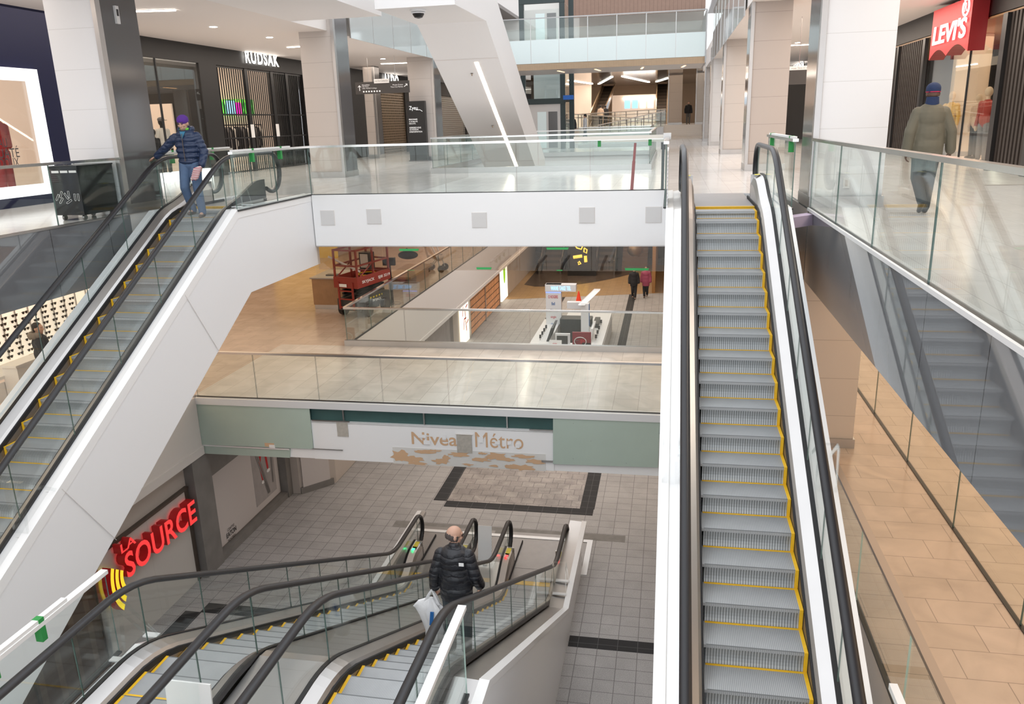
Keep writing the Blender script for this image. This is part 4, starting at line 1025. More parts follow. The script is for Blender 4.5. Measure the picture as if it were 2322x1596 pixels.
MB().box(pa.x, pa.x+1.3, 28, 28.05, pa.z-.02, pa.z+.10).build('board', M['paperwhite'], t); MB().box(pa.x, pa.x+1.3, 28.01, 28.06, pa.z-.45, pa.z-.02).build('dark_panel', M['sign_dk'], t)
text('lettering', 'rue Ste-Catherine', (pa.x+.08, 27.995, pa.z+.01), X, Z, .8, .06, 'sign_gry', t)
MB().cyl((pa.x+.3, 28.02, pa.z+.1), (pa.x+.3, 28.02, 4.4), .008, n=5).build('rod', M['steel'], t)

# ------------------------------------------------------------------ bridge fittings
for k, (u, v) in enumerate(((743, 494), (848, 491), (1087, 499), (1331, 488), (1482, 487))):
    p = P(u, v, y=17.87)
    t = thing('access_panel', 'square grey access panel on the white bridge front, '+('leftmost', 'second from the left', 'middle one', 'second from the right', 'rightmost')[k], 'panel', p, 'access panels on the bridge front')
    MB().box(p.x-.165, p.x+.165, 17.862, 17.88, p.z-.165, p.z+.165).build('plate', M['plategr'] if 'plategr' in M else M.setdefault('plategr', mat('grey_plate', (.68, .67, .66), .5)), t)
    MB().box(p.x-.175, p.x+.175, 17.868, 17.88, p.z-.175, p.z+.175).build('edge', M['soffit'], t)
t = thing('prop_post', 'red adjustable prop leaning under the taped bridge railing', 'prop', (-.80, 18.1, 0))
MB().cyl((-.80, 18.05, .0), (-.76, 18.05, .62), .035).build('lower_tube', M['red'], t); MB().cyl((-.76, 18.05, .6), (-.735, 18.05, 1.0), .028).build('upper_tube', M['red'], t); MB().box(-.86, -.73, 17.99, 18.12, 0, .012).build('foot', M['red'], t)
t = thing('prop_post', 'black upright prop at the right end of the bridge railing', 'prop', (-.14, 18.1, 0))
MB().cyl((-.14, 18.08, 0), (-.14, 18.08, .9), .032).build('tube', M['liftframe'], t); MB().cyl((-.14, 18.08, .85), (-.14, 18.08, 1.0), .05).build('head', M['black'], t); MB().box(-.2, -.08, 18.02, 18.14, 0, .012).build('foot', M['black'], t)
M['cream'] = mat('cream_plastic', (.80, .76, .68), .5)
t = thing('plank', 'white plank clamped along the right end of the bridge railing', 'plank', (-.9, 17.9, 1.1))
MB().box(-2.05, -.04, 17.88, 17.93, 1.085, 1.16).build('board', M['cream'], t); MB().box(-.14, .02, 17.84, 18.0, 1.06, 1.19).build('end_cap', M['paperwhite'], t)
t = thing('plank', 'second white plank running from the bridge corner beside the escalator head', 'plank', (-.9, 18.2, 1.03))
MB().obox((-1.55, 18.3, 1.03), (1.5, -.16, -.02), (0, .04, 0), (0, 0, .055)).build('board', M['cream'], t)
for xx in (-1.50, -.42): MB().box(xx-.035, xx+.035, 17.93, 17.945, .94, 1.09).build('green_tape', M['green_tape'], t)
# taped white rails over the left escalator head
def taped(label, a, b, z, tapes):
    a = Vector((*a, z)); b = Vector((*b, z)); d = b-a; n_ = Vector((-d.y, d.x, 0)).normalized()*.035
    t = thing('rail_cover', label, 'rail cover', (a+b)/2)
    MB().obox(a-n_, d, n_*2, (0, 0, .06)).build('strip', M['paperwhite'], t)
    for f in tapes: MB().obox(a+d*f-n_*1.2-Vector((0, 0, .2)), d.normalized()*.07, n_*2.4, (0, 0, .265)).build('green_tape', M['green_tape'], t)
taped('white taped cover on the railing right of the left escalator head', (-8.26, 14.55), (-8.26, 17.0), 1.09, (.3, .8))
taped('white taped cover on the railing left of the left escalator head', (-10.16, 15.15), (-10.16, 17.8), 1.09, (.12, .7))
taped('white taped cover on the glass screen right of the long escalator head', (1.98, 14.0), (1.98, 17.3), 1.09, (.1, .9))
taped('white taped cover along the glass left of the lower escalators', (-6.38, 2.4), (-6.38, 6.6), -3.40, (.55, .75, .9))
taped('white taped rail cover at the bottom right beside the mid-level railing', (2.10, 3.6), (2.05, 6.5), -3.42, (.83,))
# lavender foam block
t = thing('foam_block', 'lavender foam block wedged beside the long escalator head', 'block', (2.05, 14.3, -.25))
MB().obox((1.93, 13.2, -.22), (.34, .35, 0), (-.06, .25, 0), (0, 0, .17)).build('block', M['lav'] if 'lav' in M else M.setdefault('lav', mat('lavender_foam', (.55, .45, .58), .7)), t)
# card with printed notice on the escalator head
t = thing('paper_notice', 'white printed sheet fixed to the left side of the long escalator head', 'notice', (.1, 14.6, .3))
MB().box(-.03, -.02, 13.6, 15.2, .05, .98).build('sheet', M['sheet'] if 'sheet' in M else M.setdefault('sheet', stripes('printed_sheet', (.82, .83, .85), (.45, .48, .55), 2, 16, .3, .5)), t)
MB().box(-.035, -.015, 13.55, 15.25, .98, 1.02).build('top_clip', M['paperwhite'], t)
# ------------------------------------------------------------------ metro lettering front
fy = 16.16
t = thing('stripped_sign', 'white beam face with torn tan Niveau Métro lettering', 'sign', (-5, fy, -5.5))
pa = P(705, 948, y=fy-.012); pb = P(1255, 1075, y=fy-.012)
MB().box(pa.x, pb.x+.02, fy-.02, fy-.002, -5.92, -5.02).build('board', M['white_gloss'], t)
def onface(u, v, dy=.03): p = P(u, v, y=fy-dy); return p
a = onface(934, 1007); b = onface(1037, 1007); c = onface(1078, 1012); d = onface(1187, 1019)
text('lettering', 'Nivea', (a.x, fy-.026, a.z), X, Z, b.x-a.x, .30, 'tan', t, bold=.012)
text('lettering', 'Métro', (c.x, fy-.026, c.z-.02), X, Z, d.x-c.x, .36, 'tan', t)
def patch(name, u0, v0, u1, v1, m, par, dy, th=.01):
    p = P(u0, v0, y=fy-dy); q = P(u1, v1, y=fy-dy)
    return MB().box(min(p.x, q.x), max(p.x, q.x), fy-dy-th, fy-dy, min(p.z, q.z), max(p.z, q.z)).build(name, m, par)
M['oldwhite'] = mat('off_white_backing', (.72, .71, .68), .6, noise=.06, nscale=6)
patch('torn_backing', 890, 1013, 1238, 1068, M['oldwhite'], t, .022, .006)
# torn tan patches
rnd = random.Random(3)
mb = MB()
for (u, v, su, sv) in ((908, 1032, 22, 14), (935, 1040, 26, 7), (960, 1024, 26, 4), (1000, 1046, 22, 6), (985, 1022, 18, 3), (1012, 1037, 10, 5), (1040, 1030, 26, 6), (1090, 1042, 26, 5), (1125, 1034, 26, 9), (1150, 1042, 24, 4), (1190, 1035, 26, 4), (1185, 1060, 34, 7), (1215, 1046, 26, 5), (1060, 1053, 14, 3), (1120, 1056, 12, 3), (945, 1050, 24, 4), (1095, 1028, 10, 3), (1160, 1056, 14, 3)):
    p = P(u, v, y=fy-.032); pts = []
    n_ = 18; k1 = su/1818*16.5/1.0; k2 = sv/1818*17.5
    for k in range(n_):
        r = 1+rnd.uniform(-.38, .38); pts.append((p.x+k1*r*cos(2*pi*k/n_), fy-.0325-.0004*len(t.children), p.z+k2*r*sin(2*pi*k/n_)))
    mb = MB().poly(pts); mb.build('torn_patch', M['tan'], t, fix=False)
# bits of white still stuck over the letters
for (u0, v0, u1, v1) in ((948, 985, 966, 993), (960, 998, 976, 1008), (1002, 986, 1012, 996), (1085, 990, 1096, 1004), (1122, 1000, 1134, 1008), (1150, 1000, 1160, 1009), (1168, 1006, 1178, 1016)):
    patch('torn_bit', u0, v0, u1, v1, M['white_gloss'], t, .0325, .003)
t2 = thing('wall_opening', 'square of bare concrete cut between the two words of the torn lettering', 'hole', onface(1053, 1005))
patch('concrete_face', 1035, 984, 1071, 1027, M['concrete'], t2, .030, .012); patch('plaster_edge', 1033, 983, 1073, 986, M['soffit'], t2, .032, .02)
t2 = thing('wall_opening', 'small square concrete opening at the left end of the torn white board', 'hole', onface(777, 973))
patch('concrete_face', 763, 957, 791, 990, M['concrete'], t2, .022, .012); patch('plaster_edge', 762, 955, 792, 958, M['soffit'], t2, .024, .02)
def board(label, poly, dy=.05):
    pts = [P(u, v, y=fy-dy) for u, v in poly]; t = thing('plasterboard', label, 'board', pts[0])
    MB().prism(pts, (0, .026, 0), 0).build('sheet', [M['greenboard']], t); return t
t = board('large pale green plasterboard at the left end of the mid-level edge', ((443, 907), (700, 915), (710, 1018), (456, 1008)))
patch('chipped_spot', 600, 1004, 622, 1013, M['tan'], t, .052, .004); patch('filler_spot', 610, 1008, 624, 1016, M['paperwhite'], t, .054, .004)
t = board('narrow pale green board strip under the large left plasterboard', ((458, 1010), (658, 1018), (657, 1038), (460, 1028)), .03); 
MB().box(P(458, 1010, y=fy).x, P(658, 1018, y=fy).x, fy-.05, fy-.03, P(458, 1010, y=fy-.03).z-.0, P(458, 1010, y=fy-.03).z+.03).build('bead', M['alu'], t)
t = board('pale green plasterboard at the right end of the mid-level edge', ((1254, 936), (1497, 944), (1492, 1060), (1254, 1052)), .06)
for u, v in ((1300, 960), (1300, 1040), (1420, 950), (1420, 1050), (1340, 1000)): p = P(u, v, y=fy-.062); MB().ell(p, (.008, .004, .008), 6, 4).build('screw', M['steel_dk'], t)
t = thing('metal_stud', 'row of short steel clips across the exposed green beam', 'bracket', onface(960, 950))
for u in (780, 962, 1150): p = P(u, 950, y=fy+.04); MB().box(p.x-.015, p.x+.015, fy+.01, fy+.06, -4.97, -4.68).build('clip', M['steel'], t)
t = thing('metal_channel', 'thin steel channel along the bottom of the exposed green beam', 'trim', (-5, fy, -5))
MB().box(pa.x, pb.x, fy-.03, fy-.004, -5.0, -4.975).build('flange', M['alu'], t)
for (u0, v0, u1, v1) in ((708, 951, 793, 957), (708, 1016, 778, 1021), (1200, 972, 1254, 977), (1228, 1043, 1256, 1048)): patch('edge_bead', u0, v0, u1, v1, M['steel'], t, .036, .02)

# ------------------------------------------------------------------ metro left shopfronts
mx = -11.1
def pm(u, v): return P(u, v, x=mx)
M['panel_gry'] = panels('light_hoarding', (.56, .535, .50), (.44, .42, .39), 1.6, .5, .006, axis=1)
M['bronzefr'] = mat('bronze_frame', (.10, .08, .065), .4, .4)
t = thing('shop_hoarding', 'pale grey hoarding wall carrying the red sign on the lower left', 'hoarding', (mx, 14, B))
MB().box(mx, mx+.06, 12.35, 15.45, B, -6.6).build('panel', M['panel_gry'], t)
MB().box(mx, mx+.08, 15.45, 15.58, B, -6.55).build('edge_frame', M['bronzefr'], t); MB().box(mx, mx+.08, 12.22, 12.35, B, -6.55).build('edge_frame', M['steel'], t)
MB().box(mx, mx+.10, 12.22, 15.58, -6.6, -6.54).build('head_frame', M['bronzefr'], t)
t = thing('shop_entrance', 'dark brown shop entrance left of the red sign, seen through the glass', 'entrance', (mx, 10.5, B))
M['brownin'] = stripes('brown_interior', (.085, .055, .04), (.13, .09, .065), 1, 2.2, .3, .4)
MB().box(mx, mx+.04, 6, 12.22, B, -6.6).build('interior', M['brownin'], t)
for yy in (8.4, 10.4): MB().box(mx, mx+.08, yy, yy+.06, B, -6.6).build('frame', M['bronzefr'], t)
struct('wall_left', MB().box(mx, mx+.25, 15.62, 16.35, B, -5.93), ['pillar_stone'])
struct('wall_left', MB().box(mx, mx+.25, 20.02, 20.3, B, -5.93), ['pillar_stone'])
# red illuminated sign
M['srcred'] = mat('sign_bright_red', (.78, .03, .03), .35, emit=(.9, .05, .05), estr=.55); M['srcredd'] = mat('sign_side_red', (.40, .012, .015), .4, emit=(.4, .01, .01), estr=.1)
M['srcyel'] = mat('sign_yellow', (.92, .72, .03), .35, emit=(.95, .7, .03), estr=.5)
t = thing('shop_sign', 'red illuminated LA SOURCE letters with yellow wave marks on the left wall', 'sign', (mx+.2, 14, -7.5))
y0 = P(288, 1310, x=mx+.28).y; y1 = P(446, 1180, x=mx+.28).y; z0 = P(290, 1312, x=mx+.28).z
text('lettering', 'SOURCE', (mx+.10, y0, z0), Y, Z, (y1-y0), .56, ['srcred', 'srcredd'], t, ext=.20, bold=.02, spacing=1.05)
text('lettering', 'LA', (mx+.10, y0-.03, z0+.60), Y, Z, .48, .20, ['srcred', 'srcredd'], t, ext=.18, bold=.02)
for k in range(3):
    r0 = .30+k*.14; mb = MB(); cy = y0+.12; cz = z0+.10; pts = []
    for a in range(150, 232, 8): pts.append((mx+.12, cy+(r0+.06)*cos(radians(a)), cz+(r0+.06)*1.3*sin(radians(a))))
    for a in range(230, 148, -8): pts.append((mx+.12, cy+(r0-.035)*cos(radians(a)), cz+(r0-.035)*1.3*sin(radians(a))))
    mb.prism(pts, (.20, 0, 0), 1, 0).build('wave', [M['srcyel'], M['srcredd']], t)
# poster wall
M['poster'] = mat('pale_poster', (.60, .56, .545), .45); M['poster_grey'] = mat('poster_photo_grey', (.38, .355, .35), .5, noise=.25, nscale=2.5)
t = thing('wall_poster', 'large pale poster with CENTRE EATON lettering and a figure in red trousers', 'poster', (mx, 18.2, B))
MB().box(mx, mx+.03, 16.4, 19.95, B+.22, -6.75).build('sheet', M['poster'], t)
MB().box(mx+.03, mx+.036, 18.55, 19.75, B+.40, -6.3).build('photo', M['poster_grey'], t)
MB().prism([(mx+.03, 16.4, -6.75), (mx+.03, 19.95, -6.75), (mx+.03, 19.95, -5.95), (mx+.03, 16.4, -5.95)], (.05, 0, 0)).build('head_panel', M['pillar_stone'], t)
f0 = 19.15
mb = MB()
mb.caps((mx+.05, f0, -6.9), .07, (mx+.05, f0-.18, -7.45), .055, 8).caps((mx+.05, f0-.18, -7.45), .055, (mx+.05, f0-.12, -7.95), .045, 8).caps((mx+.05, f0+.12, -6.9), .07, (mx+.05, f0+.22, -7.75), .045, 8)
mb.v = [(mx+.036+(x-mx-.05)*.05+.004, y, z) for x, y, z in mb.v]; mb.build('red_trousers', M['garm_red'], t)
mb = MB().ell((mx+.042, f0+.05, -6.65), (.004, .20, .32)); mb.build('dark_top', M['garm_dark'], t)
for yy, zz in ((f0-.1, -8.05), (f0+.24, -7.85)): MB().ell((mx+.042, yy, zz), (.004, .10, .05)).build('white_shoe', M['paperwhite'], t)
for a_, b_ in (((f0-.52, -6.6), (f0+.1, -8.5)), ((f0-.44, -6.6), (f0+.18, -8.5)), ((f0+.5, -6.6), (f0+.42, -8.3))): MB().tube([(mx+.045, a_[0], a_[1]), (mx+.045, b_[0], b_[1])], .004, 4, 0, .03, ref=(1, 0, 0)).build('rail_line', M['steel_dk'], t)
e = P(516, 1228, x=mx+.04)
for s, dz, w_, h_, bo in (('CENTRE', .27, .34, .075, .0), ('EATON', .10, .48, .14, .02), ('MONTRÉAL', -.02, .40, .09, .0)):
    text('lettering', s, (mx+.04, e.y+.24-w_/2, e.z+dz-.02), Y, Z, w_, h_, 'letter_dark', t, bold=bo)
t = thing('wall_panel', 'white angled wall panel at the far end of the poster wall', 'panel', (-10.2, 20.75, B))
MB().prism([(-10.55, 20.36, B+.2), (-9.98, 21.03, B+.2), (-9.98, 21.03, -6.3), (-10.55, 20.36, -6.3)], (.03, -.03, 0)).build('sheet', M['poster'], t)
MB().prism([(-10.6, 20.3, B), (-9.9, 21.1, B), (-9.9, 21.1, B+.2), (-10.6, 20.3, B+.2)], (.04, -.04, 0)).build('skirting', M['pillar_stone'], t)

# ------------------------------------------------------------------ metro floor by the lower escalators
t = thing('floor_frame', 'white metal frame around the ribbed landing plates of the lower escalators', 'frame', (-3.9, 18.7, B))
MB().box(-6.55, -1.72, 18.55, 18.68, B, B+.02).build('cross_bar', M['alu'], t); MB().box(-1.86, -1.72, 17.0, 18.55, B, B+.02).build('side_bar', M['alu'], t)
MB().box(-6.4, -1.86, 17.1, 18.55, B-.01, B+.008).build('ribbed_plate', M['plate'], t)
M['sill'] = mat('worn_sill', (.22, .21, .195), .6, noise=.35, nscale=5)
struct('trim', MB().box(-7.2, -.9, 18.7, 19.05, B, B+.003), ['sill'])
t = thing('sign_panel', 'blank white panel on a clear stand between the two lower escalators', 'sign', (-4.18, 17.2, B))
pc = P(1098, 1236, y=16.9)
MB().obox((pc.x-.17, 16.9, pc.z-.42), (.34, 0, 0), (0, .012, -.002), (-.02, .22, .82)).build('panel', M['paperwhite'], t)
MB().box(pc.x-.26, pc.x+.26, 16.75, 17.05, pc.z-.52, pc.z-.40).build('clear_holder', M['clear'], t); MB().box(pc.x-.05, pc.x+.05, 16.85, 16.95, B+.02, pc.z-.5).build('stand', M['steel'], t)
t = thing('sign_panel', 'blank white panel at the bottom edge of the photo between the handrails', 'sign', (-4.7, 6.2, -4.4))
MB().obox((-5.02, 6.2, -4.35), (.52, 0, 0), (0, .02, 0), (0, .03, .40)).build('panel', M['paperwhite'], t); MB().box(-4.84, -4.68, 6.15, 6.3, -4.47, -4.35).build('foot', M['clear'], t)
# clear acrylic climb guards
def guard(label, x0, x1, y, z, h=.75, dy=.55, drop=.3):
    t = thing('climb_guard', label, 'guard', (x0, y, z))
    pr = lambda x: [(x, y, z+h-.04), (x, y+.05, z+h), (x, y+.12, z+h), (x, y+dy, z+.05+drop), (x, y+dy, z+drop), (x, y+.10, z+h-.06), (x, y+.02, z), (x, y, z)]
    MB().prism(pr(x0), (.012, 0, 0)).build('side_sheet', M['clear'], t); MB().prism(pr(x1), (-.012, 0, 0)).build('side_sheet', M['clear'], t)
    MB().poly([(x0, y+.05, z+h), (x1, y+.05, z+h), (x1, y+.12, z+h), (x0, y+.12, z+h)]).poly([(x0, y, z), (x1, y, z), (x1, y, z+h-.04), (x0, y, z+h-.04)]).build('front_sheet', M['clear'], t)
    MB().box(x0, x1, y-.05, y+.03, z-.01, z+.008).build('foot', M['alu'], t); MB().box(x0, x1, y+dy-.04, y+dy+.05, z+drop-.01, z+drop+.008).build('foot', M['alu'], t)
    return t
guard('clear acrylic climb guard low on the right side of the left escalator', -8.50, -8.28, 8.2, -3.62, .75, .62, .36)
guard('clear acrylic climb guard at the head of the left escalator, right side', -8.50, -8.28, 14.75, .06, .72, .4, 0)
guard('clear acrylic climb guard at the head of the left escalator, left side', -10.14, -9.92, 14.9, .06, .72, .4, 0)
guard('clear acrylic climb guard left of the lower escalators behind the taped glass', -6.29, -6.10, 7.0, -4.40, .75, .6, -.1)
guard('clear acrylic climb guard at the foot of the right lower escalator', -2.25, -1.96, 15.0, -8.25, .7, .5, 0)
guard('clear acrylic climb guard on the right edge of the long escalator', 1.68, 1.90, 8.6, -2.62, .62, .5, .27)
guard('clear acrylic climb guard on the left white edge of the long escalator', 0.0, .2, 8.6, -2.62, .4, .7, .37)

# ------------------------------------------------------------------ mid level left: shop with glasses, counter, lift
M['glow'] = mat('lit_display_wall', (.92, .85, .76), .5, emit=(1, .86, .68), estr=.45)
t = thing('eyewear_display', 'brightly lit wall of eyeglasses under the dark left fascia', 'display', (-16, 16.8, -4))
gx = -15.7
MB().box(gx-.1, gx, 12.0, 19.6, -3.75, -1.25).build('lit_panel', M['glow'], t)
M['specs'] = mat('spectacle_frames', (.045, .035, .03), .4)
for k in range(13):
    y = 14.0+k*.42; MB().box(gx, gx+.03, y-.012, y+.012, -3.7, -1.3).build('display_rod', M['steel'], t)
for r in range(8):
    for k in range(12):
        y = 14.75+k*.33+(.05 if r % 2 else 0); z = -3.62+r*.135
        mb = MB(); mb.cyl((gx+.06, y-.05, z), (gx+.075, y-.05, z), .036, n=8).cyl((gx+.06, y+.05, z), (gx+.075, y+.05, z), .036, n=8).box(gx+.06, gx+.075, y-.10, y+.10, z+.015, z+.028)
        mb.build('spectacles', M['specs'], t)
struct('wall_left', MB().box(gx-.3, gx+.12, 19.6, 19.9, MID, -1.25), ['bronzefr'])
t = thing('shop_cabinet', 'low pale cabinet with drawers under the eyeglasses wall', 'cabinet', (gx+.4, 15, MID))
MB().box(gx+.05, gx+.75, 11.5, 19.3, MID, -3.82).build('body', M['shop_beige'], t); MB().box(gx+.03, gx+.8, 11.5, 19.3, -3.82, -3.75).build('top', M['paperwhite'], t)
for k in range(6): MB().box(gx+.75, gx+.765, 12.6+k*1.1, 13.6+k*1.1, -4.35, -3.9).build('drawer', M['paperwhite'], t)
t = thing('shop_desk', 'white desk beside the person at the eyeglasses wall', 'desk', (-14.5, 15.4, MID))
MB().box(-14.95, -14.5, 15.0, 15.9, MID+.95, MID+1.0).build('top', M['paperwhite'], t); MB().box(-14.92, -14.53, 15.05, 15.85, MID+.05, MID+.95).build('pedestal', M['paperwhite'], t)
# far left yellow wall and glass box over the wooden counter
struct('wall_left', MB().box(-19, -15.6, 36, 36.2, MID, -1.2), [mat('yellow_wall', (.85, .62, .02), .5)])
t = thing('service_counter', 'wooden service counter with glass screen left of the red lift', 'counter', (-11.3, 25.8, MID))
MB().box(-11.95, -10.6, 25.3, 27.2, MID+.15, MID+1.06).build('body', M['wood'], t); MB().box(-11.93, -10.62, 25.32, 27.18, MID, MID+.15).build('plinth', M['steel'], t)
MB().box(-12.0, -10.55, 25.25, 27.25, MID+1.06, MID+1.10).build('top', M['steel_dk'], t); MB().box(-11.85, -10.62, 25.5, 25.52, MID+1.1, MID+2.9).build('glass_screen', M['shopglass'], t)
MB().box(-11.6, -11.2, 25.7, 25.95, MID+1.1, MID+1.13).build('card_reader', M['black'], t)
# scissor lift
lo = Vector((-10.18, 24.1, MID)); ang = radians(-14)
t = thing('scissor_lift', 'red scissor lift with guard rails standing beside the kiosk opening', 'lift', lo, None, ang)
L2, W2 = 1.80, .85
def lb(x0, x1, y0, y1, z0, z1, nm, m): return MB().box(x0, x1, y0, y1, z0, z1).build(nm, M[m] if isinstance(m, str) else m, t, local=True)
M['liftdk'] = mat('lift_chassis_grey', (.05, .052, .05), .5, noise=.2)
lb(-W2/2, W2/2, 0, L2, .25, .62, 'chassis', 'liftdk')
for sx in (-1, 1):
    for yy in (.38, L2-.38): 
        w_ = MB().cyl((sx*(W2/2-.02), yy, .22), (sx*(W2/2+.13), yy, .22), .22, n=18).build('wheel', M['rubber'], t, local=True)
        MB().cyl((sx*(W2/2+.13), yy, .22), (sx*(W2/2+.137), yy, .22), .12, n=14).build('hub', M['liftdk'], w_, local=True)
    lb(sx*W2/2-.03, sx*W2/2+.03, .7, L2-.7, .2, .6, 'side_tray', 'liftdk')
for k in range(4):
    for s in (-1, 1):
        z0, z1 = .64+k*.10, .64+(k+1)*.10; mb = MB(); a_, b_ = (.12, L2-.12) if s > 0 else (L2-.12, .12)
        for xx in (-.30, .24): mb.obox((xx, a_, z0), (.06, 0, 0), (0, b_-a_, z1-z0), (0, 0, .07))
        mb.build('scissor_arm', M['liftdk'], t, local=True)
lb(-W2/2-.03, W2/2+.03, -.05, L2+.05, 1.08, 1.14, 'deck', M['garm_tan'])
for (x0, x1, y0, y1) in ((-W2/2-.04, -W2/2, -.06, L2+.06), (W2/2, W2/2+.04, -.06, L2+.06), (-W2/2, W2/2, -.06, -.02), (-W2/2, W2/2, L2+.02, L2+.06)): lb(x0, x1, y0, y1, 1.0, 1.36, 'side_board', 'redlift')
mb = None
for (x, y) in ((-1, 0), (1, 0), (-1, 1), (1, 1), (-1, .5), (1, .5)):
    xx = x*(W2/2+.01); yy = y*L2; MB().box(xx-.028, xx+.028, yy-.028, yy+.028, 1.1, 2.25).build('rail_post', M['redlift'], t, local=True)
for z in (1.72, 2.22):
    for (x0, x1, y0, y1) in ((-W2/2-.03, -W2/2+.03, 0, L2), (W2/2-.03, W2/2+.03, 0, L2), (-W2/2, W2/2, -.03, .03), (-W2/2, W2/2, L2-.03, L2+.03)): lb(x0, x1, y0, y1, z-.025, z+.025, 'guard_rail', 'redlift')
MB().tube([(W2/2, .05, 1.3), (W2/2, L2*.5, 1.72)], .025, 6).build('brace', M['redlift'], t, local=True); MB().tube([(-W2/2, .05, 1.3), (-W2/2, L2*.5, 1.72)], .025, 6).build('brace', M['redlift'], t, local=True)
lb(-.15, .25, L2*.55, L2*.72, 1.45, 2.0, 'control_box', 'black'); lb(-.10, .2, L2*.55-.01, L2*.55, 1.5, 1.95, 'control_label', 'oldwhite')
lb(-.30, -.24, -.10, -.06, .3, 1.2, 'ladder_rail', 'redlift'); lb(.24, .30, -.10, -.06, .3, 1.2, 'ladder_rail', 'redlift')
for z in (.35, .62, .89): lb(-.3, .3, -.10, -.06, z, z+.04, 'ladder_rung', 'redlift')
o = t; 
for s, x, y, z, w_, h_ in (('SKYJACK', W2/2+.045, .2, 1.10, .7, .12), ('SJIII 3219', W2/2+.045, 1.12, 1.10, .7, .12)):
    q = text('lettering', s, (x, y, z), Y, Z, w_, h_, 'paperwhite', None, bold=.02); q.parent = t
q = text('lettering', 'SKYJACK', (W2/2+.035, .72, .40), Y, Z, .5, .10, 'paperwhite', None, bold=.02); q.parent = t
q = MB().box(W2/2+.03, W2/2+.035, .5, 1.3, .55, .60).build('hazard_stripe', M['hazard'] if 'hazard' in M else M.setdefault('hazard', stripes('hazard_stripe', (.8, .6, .02), (.02, .02, .02), 1, 6, .5)), t, local=True)
q = MB().box(-.3, .05, -.085, -.08, 1.04, 1.14).build('name_plate', M['paperwhite'], t, local=True)
a_ = P(866, 594, y=25.9); b_ = P(905, 603, y=26.6)
MB().tube([a_-lo, b_-lo], .03, 6).build('tow_bar', M['redlift'], t).rotation_euler = (0, 0, 0)
t = thing('light_tube', 'white fluorescent tube lying across the red lift platform', 'tube', lo+Vector((-.2, .6, 1.9)))
MB().cyl(lo+Vector((-.62, .15, 2.0)), lo+Vector((.25, .6, 1.42)), .035).build('tube', M['paperwhite'], t)
t = thing('cable_coil', 'coil of black and yellow cable on the red lift platform', 'cable', lo+Vector((.25, 1.2, 1.14)))
for k in range(4): MB().tube([tuple(lo+Vector((.30+(.26+.02*k)*cos(a*pi/9), 1.15+(.26+.02*k)*sin(a*pi/9), 1.17+.03*k))) for a in range(18)], .022, 6, closed=True).build('loop', M['yellow' if k == 3 else 'black'], t)
# bench, stool, pram behind the sloping railing
t = thing('bench', 'low brown wooden bench behind the glass beside the red lift', 'bench', (-10.0, 29.3, MID))
MB().box(-10.6, -9.5, 28.6, 31.6, MID+.42, MID+.50).build('seat', M['wood'], t); MB().box(-10.45, -9.65, 28.75, 31.45, MID, MID+.42).build('base', M['wooddk'], t)
p = P(925, 578, y=30.5); t = thing('duffel_bag', 'black bag lying behind the sloping glass above the wooden bench', 'bag', p)
MB().ell((p.x, 30.5, p.z), (.42, .25, .17)).build('body', M['garm_dark'], t, smooth=True); MB().tube([(p.x-.2, 30.45, p.z+.12), (p.x, 30.4, p.z+.28), (p.x+.2, 30.45, p.z+.12)], .02, 6).build('strap', M['garm_dark'], t)
t = thing('bollard_sign', 'black pole stand with round base behind the kiosk opening glass', 'stand', (-9.6, 26.6, MID))
MB().lathe([(.30, 0), (.30, .02), (.04, .05)], (-9.45, 26.3, MID)).build('base', M['steel_dk'], t); MB().cyl((-9.45, 26.3, MID), (-9.5, 26.35, MID+1.5), .05).build('pole', M['black'], t); MB().box(-9.72, -9.28, 26.3, 26.42, MID+1.35, MID+1.62).build('head', M['black'], t)
t = thing('pushchair', 'folding pushchair parked beside the bench behind the glass', 'pushchair', (-9.6, 32.6, MID))
for sy in (-.3, .3):
    MB().tube([(-9.9, 32.6+sy, MID+1.35), (-9.7, 32.6+sy, MID+1.1), (-9.35, 32.6+sy, MID+.16)], .025, 6).build('frame', M['steel'], t); MB().tube([(-9.45, 32.6+sy, MID+.7), (-9.95, 32.6+sy, MID+.15)], .025, 6).build('frame', M['steel'], t)
for sx in (-9.35, -9.95):
    for sy in (-.32, .32): MB().cyl((sx, 32.6+sy-.03, MID+.15), (sx, 32.6+sy+.03, MID+.15), .15, n=14).build('wheel', M['black'], t)
MB().obox((-9.9, 32.32, MID+.62), (.5, 0, -.12), (0, .56, 0), (0, 0, .12)).build('seat', M['garm_tan'], t); MB().obox((-9.95, 32.32, MID+.6), (.08, 0, 0), (0, .56, 0), (-.12, 0, .6)).build('backrest', M['garm_tan'], t)

# ------------------------------------------------------------------ metro hall behind: kiosk, side shops, far escalators
kx0, kx1, ky0, ky1, kz = -5.95, -2.72, 33.3, 40.2, B
t = thing('phone_kiosk', 'white phone kiosk ring of counters on the metro floor', 'kiosk', (-4.3, 36.5, B))
M['kwhite'] = mat('kiosk_white', (.82, .83, .84), .3)
for nm, x0, x1, y0, y1 in (('counter', kx0, kx1, ky0, ky0+.95), ('counter', kx0, kx0+.85, ky0+.95, ky1-1.6), ('counter', kx1-.85, kx1, ky0+.95, ky1), ('counter', kx0+1.0, kx1-.85, ky1-.9, ky1)):
    MB().box(x0, x1, y0, y1, B, B+1.0).build(nm, M['kwhite'], t)
MB().box(kx1, kx1+.02, ky0+.1, ky1-.1, B+.1, B+.85).build('lattice_panel', M['lattice'] if 'lattice' in M else M.setdefault('lattice', stripes('lattice_grey', (.5, .5, .5), (.8, .8, .8), 1, 6, .5)), t)
